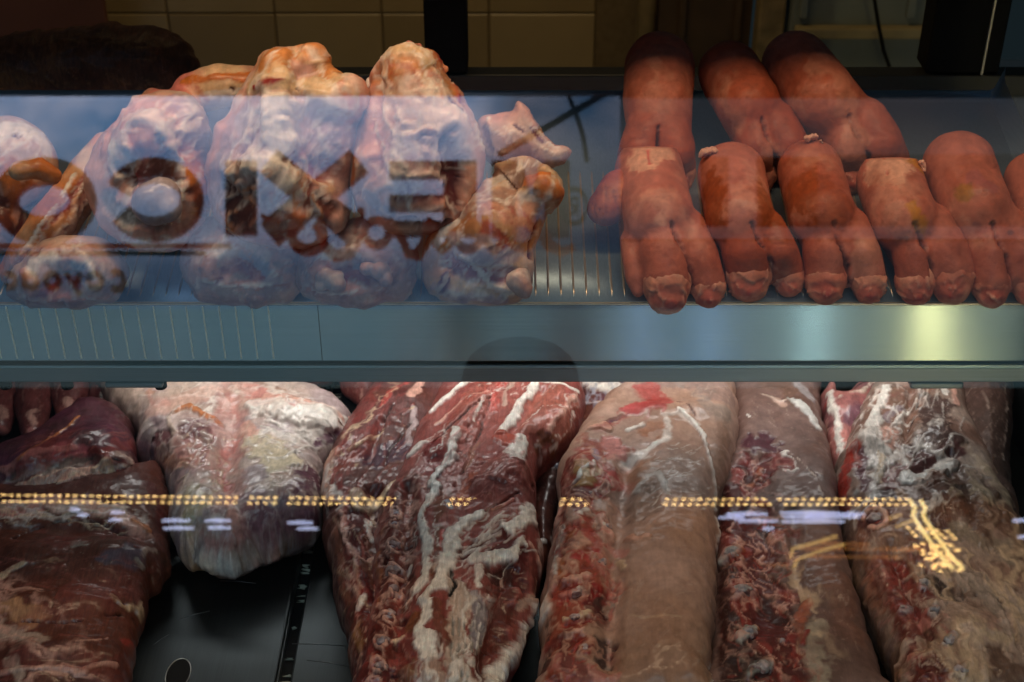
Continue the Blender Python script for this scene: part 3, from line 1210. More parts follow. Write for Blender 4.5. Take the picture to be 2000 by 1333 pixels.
tag(s2, "bent yellow strip lamp mirrored between the loins and the rack", "strip lamp")
M_DIM = glow("dim_yellow_tube", (1.0, .62, .18), 4.5)
for pts in (((1545, 1090), (1549, 1072), (1590, 1062), (1635, 1048)), ((1552, 1110), (1557, 1094), (1600, 1078), (1650, 1064))):
    adopt(tube_mesh("tube", [rp_(x, y, .1) for x, y in pts], .0065, M_DIM, n=8), s2)
for pts in (((1738, 1014), (1760, 1006)), ((1752, 1030), (1785, 1016))):
    adopt(tube_mesh("tube", [rp_(x, y, .1) for x, y in pts], .006, M_DIM, n=8), s2)
for k, (x0_, x1_, y) in enumerate(((1500, 1540, 1104), (1560, 1800, 1072), (1575, 1760, 1088), (1600, 1700, 1062))):
    adopt(tube_mesh("reflector", [rp_(x0_, y, .05), rp_(x1_, y + 2, .05)], .007, glow("orange_reflector_%s" % "abcd"[k], (1.0, .42, .12), .9), n=8), s2)
tubes = [(1405, 1455, 1012, "mirrored left of three over the greyish loin"), (1420, 1500, 1005, "mirrored highest over the vertebrae of the greyish loin"),
         (1440, 1520, 1019, "mirrored lowest of its cluster on the greyish loin"), (1525, 1640, 1003, "long, topmost of three stacked left of the bony rack"),
         (1530, 1680, 1011, "longest, middle of three stacked left of the bony rack"), (1528, 1650, 1020, "long, lowest of three stacked left of the bony rack"),
         (1640, 1690, 1005, "short, mirrored on the red flank of the bony rack"), (1490, 1512, 1034, "tiny, alone below the cluster on the greyish loin"),
         (135, 155, 996, "tiny, upper left of four over the brown slab"), (150, 172, 1007, "tiny, lower left of four over the brown slab"),
         (215, 240, 1002, "tiny, upper right of four over the brown slab"), (212, 236, 1017, "tiny, lower right of four over the brown slab"),
         (315, 370, 1018, "upper of two at the left rim of the fatty cut"), (318, 378, 1033, "lower of two at the left rim of the fatty cut"),
         (400, 450, 1018, "upper of two in the middle of the fatty cut"), (405, 450, 1032, "lower of two in the middle of the fatty cut"),
         (560, 610, 1022, "upper of two at the right rim of the fatty cut"), (580, 620, 1034, "lower of two at the right rim of the fatty cut"),
         (1978, 2010, 1018, "upper of two mirrored at the right picture edge"), (1990, 2020, 1050, "lower of two mirrored at the right picture edge")]
for xa, xb, y, lab in tubes:
    t = tube_mesh("cold_lamp", [rp_(xa, y, .02), rp_((xa + xb) / 2, y - 1, .02), rp_(xb, y, .02)], [.005, .0085, .005], M_BLU, n=8)
    tag(t, "bluish white lamp tube, " + lab, "lamp", "cold lamps across the aisle")
for x_, y_, h_, r_, c_, e_, lab in ((.93, -.52, .95, .012, (1.0, .80, .34), 52.0, "added unseen warm yellow tube in the aisle, streaked on the steel shelf edge"),
                                    (.665, -.50, .95, .005, (.80, 1.0, .95), 34.0, "added unseen thin greenish white tube in the aisle, a narrow streak on the shelf edge"),
                                    (.45, -.62, .9, .016, (.45, .62, 1.0), 6.0, "added unseen dim blue tube in the aisle, faint on the shelf edge by the cleft trotter"),
                                    (.30, -.66, .9, .016, (.45, .62, 1.0), 5.0, "added unseen dim blue tube nearest the photographer, faint on the shelf edge")):
    st_ = empty("added_streak_tube", (x_, y_, 0))  # tube added out of view to throw a streak on the steel strip
    tag(st_, lab, "lamp", "added unseen tubes in the aisle")
    adopt(tube_mesh("tube", [(x_, y_, .06), (x_, y_, h_)], r_, glow("tube_glow_%d" % int(x_ * 100), c_, e_), n=12), st_)
    adopt(tube_mesh("base", [(x_, y_, 0), (x_, y_, .02), (x_, y_, .06)], [.06, .055, r_ + .004], M_BLACK, n=16), st_)

# the photographer, seen only as a dark shape in the pane
def camf(x, y, d):
    return CAM + RT * x + UP * y + FWD * d


M_CLO = plain("dark_jacket", (.015, .015, .017), .8)
M_SKIN = plain("face_skin", (.20, .11, .08), .6)
me = bpy.data.meshes.new("person")
hd = np.array([.012, -.12, CZ - .07])
sk = [((.012, -.17, 1.70), .098), ((.012, -.165, 1.60), .098), ((.012, -.165, 1.49), .052), ((.012, -.18, 1.42), .055), ((.012, -.19, 1.34), .13), ((.012, -.19, 1.18), .135),
      ((.012, -.19, 1.0), .13), ((.012, -.19, .9), .14),
      ((-.17, -.18, 1.36), .055), ((-.22, -.12, 1.12), .045), ((-.12, .02, 1.34), .035), ((-.075, .0, 1.42), .03),
      ((.19, -.18, 1.36), .055), ((.25, -.10, 1.14), .045), ((.15, .0, 1.34), .036), ((.085, -.005, 1.42), .03),
      ((-.08, -.19, .85), .09), ((-.10, -.18, .48), .065), ((-.10, -.20, .08), .05), ((-.10, -.08, .04), .04),
      ((.10, -.19, .85), .09), ((.12, -.18, .48), .065), ((.12, -.20, .08), .05), ((.12, -.08, .04), .04)]
ed = [(0, 1), (1, 2), (2, 3), (3, 4), (4, 5), (5, 6), (6, 7), (4, 8), (8, 9), (9, 10), (10, 11), (4, 12), (12, 13), (13, 14), (14, 15), (7, 16), (16, 17), (17, 18), (18, 19), (7, 20), (20, 21), (21, 22), (22, 23)]
me.from_pydata([s[0] for s in sk], ed, [])
per = bpy.data.objects.new("person", me)
COL.objects.link(per)
sm = per.modifiers.new("skin", 'SKIN')
for i, s in enumerate(sk):
    me.skin_vertices[0].data[i].radius = (s[1], s[1] * .9)
me.skin_vertices[0].data[7].use_root = True
per.modifiers.new("sub", 'SUBSURF').levels = 2
per.modifiers["sub"].render_levels = 2
me.materials.append(M_CLO)
tag(per, "photographer in dark clothes, a dim shape mirrored in the glass", "person")
for sx in (-1, 1):
    for k in range(5):
        bx0 = .012 + sx * (.062 - .0)
        q = [(bx0, .0, 1.43 + k * .014), (bx0 - sx * .004, .022, 1.437 + k * .015), (bx0 - sx * .02, .028, 1.441 + k * .015)] if k < 4 else [(bx0, -.02, 1.425), (bx0 - sx * .01, -.03, 1.46), (bx0 - sx * .02, -.03, 1.475)]
        adopt(tube_mesh("finger", q, [.008, .0075, .006], M_SKIN, n=8), per)
# ---------------------------------------------------------------- meat on the upper shelf
MT_FAT = meat_mat("fatty_meat", rot=.5, stretch=4.0, fiber=.16, rough=.36, bump=.16, coat=.55, vein=0.11)
MT_SHANK = meat_mat("shank_meat", sss=.12, rot=.2, stretch=3.0, fiber=.12, rough=.33, bump=.28, coat=.35, vein=0.14)
MT_HIDE = meat_mat("smoked_meat", rot=1.4, stretch=5.0, fiber=.5, rough=.5, bump=.5, coat=.1, vein=0.09)
MT_SKIN = meat_mat("trotter_skin", rot=0, stretch=1.2, fscale=420, fiber=.10, rough=.42, bump=.34, coat=.05, vein=0.00, sss=.12)


def facing(px, py, off):
    """a plane square to the view through the point over the shelf seen at px, py"""
    p = shelf(px, py, off)
    return (p, -FWD)


G_SH = "pork shanks piled on the upper shelf"

# dark smoked slab at the back left
o = inflate("smoked_slab", [(-60, 80), (0, 76), (30, 70), (70, 64), (140, 56), (220, 50), (290, 52), (335, 62), (372, 88), (388, 125), (385, 165), (372, 190), (300, 208), (160, 214), (-60, 216)],
            (on_plane(180, 140, (0, 1.60, 0), np.array([0, 1.0, 0])), -FWD), .06, .05, .06, seed=2, lump=.006, lumpf=9)
p = Painter(o, (.075, .032, .017), 2, .5, (.14, .07, .03), 14)
p.streaks([(0, 90), (340, 70), (370, 190), (0, 200)], 5, 26, 120, 6, (.14, .08, .04), 1, .5, amp=.0015)
p.streaks([(0, 150), (360, 140), (360, 200), (0, 200)], 20, 18, 60, 5, (.2, .12, .06), 2, .5, amp=.001)
p.done(MT_HIDE, .0015, 60)
tag(o, "dark smoked slab of meat at the back of the shelf, top left corner", "smoked meat")

# small pale shank end behind
o = lumps("pork_shank", chain([(375, 185, 42, .12), (430, 165, 44, .13), (490, 165, 36, .13)]) + chain([(300, 200, 30, .12), (350, 215, 38, .12)]), seed=5)
p = Painter(o, "cream", 5, .3, "rose", 18)
p.stroke([(360, 160), (420, 150), (490, 150)], 18, "orange", .8, .001).stroke([(400, 190), (470, 180)], 20, "fat", .7)
p.stroke([(455, 175), (478, 200)], 10, "brown", .6, -.003).stroke([(385, 170), (410, 200)], 12, "red", .8, a=.5)
p.tune(1.28, .95).done(MT_SHANK, .0003)
tag(o, "small pale shank end half hidden behind the front shanks, below the smoked slab", "pork shank", G_SH)

# leftmost shank
o = lumps("pork_shank", chain([(-5, 330, 95, .09), (20, 320, 92, .10)]) + chain([(-20, 430, 70, .06)]), seed=6)
p = Painter(o, "pale", 6, .3, "pinkfat", 20)
p.stroke([(-10, 260), (40, 250), (90, 280)], 50, "fat", .8).stroke([(0, 330), (30, 360), (10, 440)], 40, "orange", .7, .001)
p.stroke([(30, 265)], 16, "brown", .6, -.003).stroke([(60, 400), (40, 450)], 22, "mus", .7, -.002)
p.stroke([(0, 390), (20, 470)], 26, "brown", .8)
p.streaks([(-20, 240), (100, 270), (110, 340), (-20, 340)], -60, 14, 60, 5, "fat", 3, .6, amp=.0008)
p.tune(1.28, .95).done(MT_SHANK, .0003)
tag(o, "leftmost shank on the upper shelf, cut by the picture edge", "pork shank", G_SH)
kn = lumps("bone_knob", chain([(35, 335, 20, .15), (78, 330, 22, .15), (105, 345, 18, .14)]), seed=7, noise=.002, voxel=.002)
p = Painter(kn, "orange", 7, .3, "cream", 30)
p.tune(1.28, .95).done(MT_SHANK, .001)
kn.parent = o

# bottom row of shank ends resting on the tray, cut faces to the glass
ends = [
    (9, [(12, 575), (30, 530), (66, 485), (128, 462), (200, 468), (243, 515), (238, 570), (182, 600), (95, 604), (40, 596)], "rounded pale shank end at the tray front, far left below the long strip"),
    (10, [(350, 520), (362, 450), (420, 418), (500, 418), (562, 450), (592, 520), (574, 582), (525, 598), (440, 600), (382, 582)], "bluish shank end at the tray front, between the far left end and the cut joint"),
    (11, [(574, 555), (584, 490), (622, 440), (700, 420), (780, 428), (814, 500), (804, 574), (748, 592), (692, 607), (645, 597), (598, 584)], "shank end showing a round cut joint, its fat hanging over the shelf edge"),
]
for sd, out, lab in ends:
    c0 = np.mean(out, 0)
    o = inflate("pork_shank", out, facing(c0[0], c0[1] + 25, .045), .035, .06, .055, seed=sd, lump=.006, lumpf=9)
    p = Painter(o, "pale", sd, .35, "sheath", 24)
    x, y = c0
    p.stroke([(x - 50, y + 20)], 80, None, 1, 0.0090).stroke([(x + 10, y + 10)], 50, None, 1, -0.0105).stroke([(x + 60, y)], 80, None, 1, 0.0090).stroke([(x, y - 50)], 80, None, 1, 0.0075)
    p.stroke([(x - 60, y - 5), (x - 30, y - 32), (x + 30, y - 36), (x + 70, y)], 30, "fat", .8, .0025)
    p.stroke([(x - 40, y + 25), (x - 10, y + 5), (x + 30, y + 20)], 26, "mus2", .7, -.003).stroke([(x + 10, y - 12), (x + 45, y + 5)], 22, "blue", .7, -.002)
    p.stroke([(x - 55, y + 10)], 40, "skinpale", .6, .003).stroke([(x - 20, y + 38), (x + 40, y + 40)], 14, "pinkfat", .6, .002)
    p.stroke([(x - 15, y + 18)], 16, "bright", .8, a=.6).stroke([(x - 70, y + 30), (x - 20, y + 44), (x + 60, y + 34)], 7, "fat", .6, .002)
    p.stroke([(x + 55, y - 30), (x + 80, y + 20)], 16, "dkred", .8, -.002, a=.5)
    p.web([(x - 40, y), (x + 40, y)], 150, "pinkfat", 30, f=60, stretch=2.5, thr=.45, amp=.0015).web([(x, y)], 150, "mus2", 60, f=45, stretch=2, thr=.12, patch=True, a=.6)
    p.streaks(out, 20, 22, 40, 5, "fat", sd, .5, amp=.0012, jit=.9)
    p.streaks(out, 100, 12, 30, 5, "mus2", sd + 1, .6, amp=-.001, jit=.9)
    p.tune(1.28, .95).done(MT_SHANK, .0003)
    tag(o, lab, "pork shank", G_SH)

# rightmost bottom cut
o = inflate("pork_shank", [(822, 545), (835, 470), (870, 425), (920, 378), (960, 330), (1010, 304), (1062, 318), (1096, 352), (1092, 395), (1062, 440), (1048, 490), (1040, 545), (1022, 585), (985, 598), (905, 598), (850, 580)],
            facing(940, 540, .06), .05, .07, .075, seed=12, lump=.006, lumpf=9)
p = Painter(o, "cream", 12, .18, (.42, .2, .10), 14)
p.stroke([(1000, 360)], 90, None, 1, -0.0120).stroke([(1065, 370)], 70, None, 1, 0.0105).stroke([(970, 450)], 120, None, 1, 0.0120).stroke([(900, 520)], 80, None, 1, -0.0090).stroke([(1000, 560)], 80, None, 1, 0.0075).stroke([(870, 470)], 60, None, 1, 0.0075)
p.stroke([(940, 350), (1000, 330), (1060, 330)], 50, "brown", .9, -.004, a=.75).stroke([(1040, 350), (1085, 370), (1080, 400)], 34, "orange", .6, .003)
p.stroke([(960, 400), (1020, 410), (1030, 450)], 60, "skinpale", .8).stroke([(900, 420), (940, 400), (980, 380)], 40, "tan", .8)
p.stroke([(960, 460), (985, 480)], 30, "red", .8, a=.7).stroke([(900, 470), (950, 500), (1010, 500)], 40, "sheath", .8)
p.stroke([(880, 515), (930, 545), (980, 540)], 40, "mus2", .7, -.004).stroke([(900, 500), (960, 555), (1000, 560)], 14, "fat", .6, .002)
p.stroke([(850, 560), (900, 580), (980, 580)], 26, "sheath", .7, .002).stroke([(1025, 520), (1030, 560)], 26, "pale", .6, .003)
p.stroke([(1045, 440), (1035, 500)], 16, "dkred", .7, -.003).stroke([(895, 440), (860, 480)], 18, "fat", .7)
p.stroke([(870, 540), (860, 570)], 20, "purple", .8)
p.web([(900, 540), (960, 440), (1040, 350)], 200, "mus2", -40, f=45, stretch=3, thr=.1, patch=True, a=.6).web([(900, 540), (960, 440), (1040, 350)], 200, "fat", -45, f=60, stretch=5, thr=.5, amp=.001)
p.streaks([(840, 470), (1000, 320), (1080, 400), (1020, 580), (850, 570)], -40, 40, 50, 5, "fat", 12, .5, amp=.001, jit=.7)
p.streaks([(900, 400), (1060, 330), (1050, 480), (950, 500)], 60, 14, 30, 6, "red", 13, .5, jit=.6)
p.tune(1.28, .95).done(MT_SHANK, .0003)
tag(o, "large orange shank cut at the right end of the pile, a dark hollow on top", "pork shank", G_SH)

# ear-like flap above it
o = inflate("pork_trimming", [(930, 240), (960, 222), (995, 214), (1022, 198), (1046, 225), (1058, 262), (1084, 285), (1112, 302), (1092, 322), (1060, 330), (1010, 326), (960, 320), (935, 290)],
            facing(1010, 270, .12), .028, .03, .045, seed=13, lump=.009, lumpf=28, ragged=.003)
p = Painter(o, "pale", 13, .3, "pinkfat", 26)
p.stroke([(1005, 245), (1020, 252)], 9, "brown", .5, -.002).stroke([(1000, 225), (1030, 215), (1045, 250)], 10, "skinpale", .6, .002)
p.stroke([(1068, 278), (1095, 292)], 8, "fat", .4, .002).stroke([(1040, 250), (1060, 275)], 16, "purple", .6)
p.stroke([(945, 250), (955, 290)], 16, "purple", .7, -.002).stroke([(950, 235), (965, 290), (960, 320)], 7, "fat", .5, .003)
p.streaks([(950, 230), (1040, 220), (1080, 310), (960, 310)], 50, 22, 30, 4, "fat", 14, .6, amp=.001, jit=.6)
p.tune(1.28, .95).done(MT_SHANK, .0003)
tag(o, "ragged pale flap of fat and skin on top of the orange shank cut, pointing up", "meat trimming")

# long strip of muscle, far left
o = lumps("muscle_strip", chain([(205, 285, 26, .10), (165, 350, 38, .085), (110, 430, 48, .075), (60, 500, 42, .06), (25, 530, 30, .045)]) , seed=14)
p = Painter(o, "cream", 14, .3, "orange", 24)
p.stroke([(205, 280), (180, 330), (120, 420), (40, 520)], 14, "mus2", .7, -.002).stroke([(190, 330), (140, 440), (80, 510)], 22, "tan", .7, .002)
p.stroke([(150, 340), (100, 420), (40, 500)], 10, "fat", .6, .002).stroke([(190, 350), (185, 380)], 34, "red", .9, a=.6)
p.stroke([(20, 530), (45, 505)], 40, "pinkfat", .6)
p.streaks([(200, 290), (210, 340), (60, 540), (20, 520), (120, 400)], 123, 34, 90, 5, "fat", 15, .6, amp=.001, jit=.12)
p.streaks([(200, 290), (210, 340), (60, 540), (20, 520), (120, 400)], 123, 16, 90, 6, "mus2", 16, .6, amp=-.001, jit=.12)
p.tune(1.28, .95).done(MT_SHANK, .001)
tag(o, "long orange strip of muscle slanting down to the tray front at the far left", "meat strip", None)

# shank a: joint knob facing out
o = inflate("pork_shank", [(258, 205), (270, 188), (330, 180), (385, 195), (412, 260), (415, 330), (408, 400), (395, 450), (350, 488), (285, 492), (225, 468), (190, 420), (170, 350), (182, 300), (225, 245)],
            facing(300, 430, .09), .062, .07, .085, seed=16, lump=.006, lumpf=9)
p = Painter(o, "pale", 16, .15, "pinkfat", 10)
p.stroke([(290, 275)], 130, None, 1, 0.0120).stroke([(280, 350)], 90, None, 1, -0.0150).stroke([(385, 380)], 90, None, 1, 0.0105).stroke([(370, 230)], 90, None, 1, 0.0090).stroke([(330, 230), (350, 300)], 30, None, 1, -0.0075)
p.stroke([(235, 330), (250, 265), (300, 240), (330, 280)], 40, "fat", .7, .006).stroke([(260, 262)], 16, "bright", .8, a=.5)
p.stroke([(255, 350), (300, 345), (320, 330)], 46, "brown", .6, -.012).stroke([(290, 385), (320, 380)], 62, "blue", .7, .006)
p.stroke([(262, 345), (275, 352)], 16, "red", .6).stroke([(360, 330), (390, 370), (380, 420)], 50, "orange", .7, .003)
p.stroke([(300, 440), (250, 430), (215, 400)], 34, "grey", .8, -.006).stroke([(370, 370), (385, 410)], 26, "dkred", .8, -.003, a=.7)
p.stroke([(340, 200), (370, 240), (400, 300)], 36, "sheath", .8).stroke([(345, 270), (390, 290)], 18, "purple", .8, -.002, a=.6)
p.stroke([(250, 470), (300, 485), (350, 470)], 26, "fat", .7, .002).stroke([(200, 300), (215, 260), (250, 220)], 14, "pinkfat", .7, .002)
p.stroke([(345, 310), (350, 380), (345, 430)], 10, "fat", .6, .002)
p.web([(290, 260), (330, 420)], 220, "rose", 70, f=40, stretch=3, thr=.08, patch=True, a=.45).web([(290, 260), (330, 420)], 220, "fat", -60, f=55, stretch=5, thr=.5, amp=.001)
p.streaks([(190, 300), (260, 200), (390, 210), (400, 330), (330, 260), (220, 340)], -55, 40, 60, 5, "fat", 17, .5, amp=.001, jit=.4)
p.streaks([(340, 320), (400, 330), (390, 440), (300, 470)], 80, 14, 40, 6, "red", 18, .4, jit=.4)
p.tune(1.28, .95).done(MT_SHANK, .0003)
tag(o, "shank with a white joint socket facing the glass, right of the long strip", "pork shank", G_SH)
kn = lumps("joint_ball", [(shelf(300, 398, .138), .019), (shelf(318, 384, .142), .017), (shelf(326, 404, .138), .014)], seed=17, noise=.0015, voxel=.0018)
p = Painter(kn, (.34, .29, .29), 17, .3, (.26, .25, .30), 40)
p.done(MT_FAT, .0008)
kn.parent = o

# shank b: the tall pale one
o = inflate("pork_shank", [(508, 110), (540, 95), (592, 97), (638, 104), (662, 138), (720, 172), (724, 215), (702, 300), (690, 350), (682, 420), (640, 468), (560, 486), (500, 470), (432, 440), (404, 370), (418, 270), (450, 215), (482, 165)],
            facing(560, 440, .10), .07, .07, .10, seed=19, lump=.006, lumpf=9)
p = Painter(o, "pinkfat", 19, .15, "sheath", 10)
p.stroke([(545, 125)], 80, None, 1, 0.0105).stroke([(615, 120)], 80, None, 1, 0.0105).stroke([(580, 105), (575, 190)], 24, None, 1, -0.0075).stroke([(545, 200), (530, 300), (510, 400)], 90, None, 1, 0.0105)
p.stroke([(600, 230), (640, 340)], 60, None, 1, -0.0105).stroke([(490, 440)], 90, None, 1, 0.0120).stroke([(680, 190)], 90, None, 1, 0.0105).stroke([(445, 330)], 50, None, 1, 0.0060).stroke([(560, 440), (640, 440)], 70, None, 1, 0.0075)
p.stroke([(520, 125), (580, 115), (640, 125), (660, 160), (690, 185)], 80, (.50, .24, .10), .8, a=.85).stroke([(500, 175), (560, 165), (640, 180), (700, 190)], 44, "cream", .8, .003)
p.stroke([(510, 180), (545, 170)], 14, "red", .6, .002).stroke([(570, 160), (585, 182)], 6, "brown", .5, -.003)
p.stroke([(655, 190), (700, 185)], 30, "bright", .9, a=.6).stroke([(600, 130), (580, 108)], 10, "pinkfat", .7, -.002)
p.stroke([(545, 210), (550, 300), (530, 380)], 44, "fat", .9, .004).stroke([(470, 240), (440, 320), (420, 390)], 60, "blue", .9, a=.6)
p.stroke([(600, 240), (650, 290)], 70, "blue", .9, a=.55).stroke([(510, 230), (480, 300)], 16, "purple", .8, -.003, a=.6)
p.stroke([(465, 335), (500, 320)], 34, "tan", .7, .003).stroke([(460, 370), (470, 410)], 56, "dark", .8, -.012).stroke([(580, 320), (640, 330)], 44, "mus2", .8, -.006)
p.stroke([(590, 380), (630, 400), (610, 440)], 46, "brown", .8, -.008).stroke([(620, 345), (645, 370)], 22, "cream", .7, .003)
p.stroke([(520, 340), (570, 380)], 60, "fat", .8, .004).stroke([(500, 440), (560, 460), (620, 440)], 36, "mus2", .8, -.004)
p.stroke([(565, 400), (590, 430)], 20, "orange", .7, .002).stroke([(430, 410), (470, 440)], 24, "orange", .8)
p.web([(560, 200), (550, 400)], 260, "rose", 100, f=40, stretch=3, thr=.08, patch=True, a=.45).web([(560, 200), (550, 400)], 260, "fat", 105, f=50, stretch=6, thr=.5, amp=.001).web([(540, 390), (620, 390)], 120, "brown", 60, f=60, stretch=2, thr=.02, patch=True, a=.8, amp=-.003)
p.streaks([(430, 280), (520, 200), (690, 220), (670, 330), (430, 380)], 110, 60, 80, 5, "fat", 20, .45, amp=.0012, jit=.35)
p.streaks([(500, 110), (650, 110), (710, 200), (500, 200)], 20, 26, 50, 6, "cream", 21, .6, amp=.001, jit=.6)
p.streaks([(450, 320), (660, 330), (640, 470), (450, 440)], 40, 26, 40, 6, "orange", 22, .6, amp=.001, jit=.9)
p.tune(1.28, .95).done(MT_SHANK, .0003)
tag(o, "tall pale shank with an orange fatty top and dark torn pits, centre of the pile", "pork shank", G_SH)

# shank c
o = inflate("pork_shank", [(728, 145), (752, 108), (795, 90), (842, 98), (866, 130), (885, 165), (912, 205), (938, 255), (946, 320), (930, 385), (900, 440), (840, 462), (760, 456), (705, 425), (682, 345), (686, 272), (708, 210)],
            facing(810, 430, .10), .072, .07, .10, seed=23, lump=.006, lumpf=9)
p = Painter(o, "pale", 23, .15, "pinkfat", 10)
p.stroke([(800, 130), (830, 270)], 110, None, 1, 0.0120).stroke([(740, 150), (730, 220)], 30, None, 1, -0.0090).stroke([(890, 340)], 100, None, 1, -0.0135).stroke([(790, 370)], 100, None, 1, 0.0105).stroke([(720, 330)], 70, None, 1, 0.0075).stroke([(890, 240)], 70, None, 1, 0.0075)
p.stroke([(755, 150), (800, 110), (850, 130), (880, 180)], 80, (.50, .24, .10), .8, a=.85).stroke([(770, 120), (830, 125)], 40, "cream", .8, .003)
p.stroke([(790, 95), (815, 100)], 14, "dkred", .6).stroke([(850, 110), (880, 160), (895, 200)], 20, "red", .8, .002)
p.stroke([(750, 170), (740, 200), (725, 240)], 14, "mus2", .8, -.003).stroke([(745, 150), (735, 165)], 12, "fat", .5, .002)
p.stroke([(780, 200), (860, 230), (900, 300)], 90, "fat", .9, a=.6).stroke([(760, 250), (730, 300)], 50, "pinkfat", .9, a=.6)
p.stroke([(695, 320), (690, 350)], 30, "orange", .8).stroke([(820, 285), (860, 285)], 24, "brown", .5, -.006).stroke([(880, 290), (900, 340), (890, 400)], 54, "dkred", .7, -.006)
p.stroke([(780, 300), (830, 310), (840, 350)], 60, "sheath", .8, .004).stroke([(740, 320), (700, 380)], 26, "brown", .8, -.003, a=.6)
p.stroke([(790, 370), (850, 380)], 36, "purple", .8, -.006).stroke([(790, 430), (840, 440)], 34, "dark", .8, -.006).stroke([(760, 410), (720, 390)], 40, "blue", .8)
p.stroke([(800, 345), (850, 340)], 12, "fat", .6, .003).stroke([(800, 405), (860, 405)], 12, "fat", .6, .003)
p.stroke([(920, 230), (940, 290)], 12, "fat", .6, .003).stroke([(870, 200), (925, 260)], 10, "purple", .7, -.002)
p.web([(800, 140), (820, 380)], 240, "rose", 75, f=40, stretch=3, thr=.08, patch=True, a=.45).web([(800, 140), (820, 380)], 240, "fat", 75, f=50, stretch=6, thr=.5, amp=.001).web([(790, 100), (800, 160)], 120, "orange", 80, f=60, stretch=2, thr=.0, patch=True, a=.45)
p.streaks([(740, 130), (860, 120), (930, 260), (900, 320), (700, 330)], 70, 50, 70, 5, "fat", 24, .5, amp=.001, jit=.5)
p.streaks([(740, 130), (860, 120), (900, 200), (740, 200)], 30, 16, 40, 5, "red", 25, .4, jit=.7)
p.streaks([(700, 340), (900, 330), (860, 450), (720, 430)], 10, 24, 50, 5, "fat", 26, .45, amp=.001, jit=.8)
p.tune(1.28, .95).done(MT_SHANK, .0003)
tag(o, "tall shank with a torn pointed top, right of the pile before the black mullion", "pork shank", G_SH)

def shank_bit(name, parent, pts, col, seed, sec=None):
    f = lumps(name, [(on_plane(x, y, parent_pt[0], parent_pt[1]), r * 1.25 / F) for x, y, r in pts], voxel=.0016, smooth=4, seed=seed, noise=.003, nf=80)
    q = Painter(f, col, seed, .3, sec or "pinkfat", 50)
    q.tune(1.2, .95).done(MT_SHANK, .0004)
    f.parent = parent


sh_ = [b_ for b_ in bpy.data.objects if b_.name.startswith("pork_shank")]
for nm, kind, tgt, col, pts in (
        ("skin_flap", "c", (810, 430, .10), "rose", [(786, 96, 10), (800, 90, 12), (815, 92, 10)]),
        ("skin_flap", "c", (810, 430, .10), "orange", [(850, 112, 7), (860, 122, 10), (868, 136, 10)]),
        ("skin_flap", "c", (810, 430, .10), "fat", [(724, 160, 8), (722, 172, 9), (728, 184, 8)]),
        ("bone", "e", (690, 540, .075), "bone", [(636, 540, 20), (654, 554, 20), (628, 558, 14), (660, 538, 12)]),
        ("bone", "e", (690, 540, .075), "sheath", [(716, 522, 14), (742, 530, 18), (752, 544, 14)]),
        ("bone", "d", (940, 540, .10), "bone", [(1012, 548, 24), (1020, 562, 20)])):
    who = {"c": "torn pointed top", "e": "round cut joint", "d": "large orange"}[kind]
    par = next(b_ for b_ in sh_ if who in b_["label"])
    parent_pt = facing(*tgt)
    shank_bit(nm, par, pts, col, 400 + len(pts) + pts[0][0])

# ---------------------------------------------------------------- trotters
G_TR = "pig trotters in rows on the upper shelf"


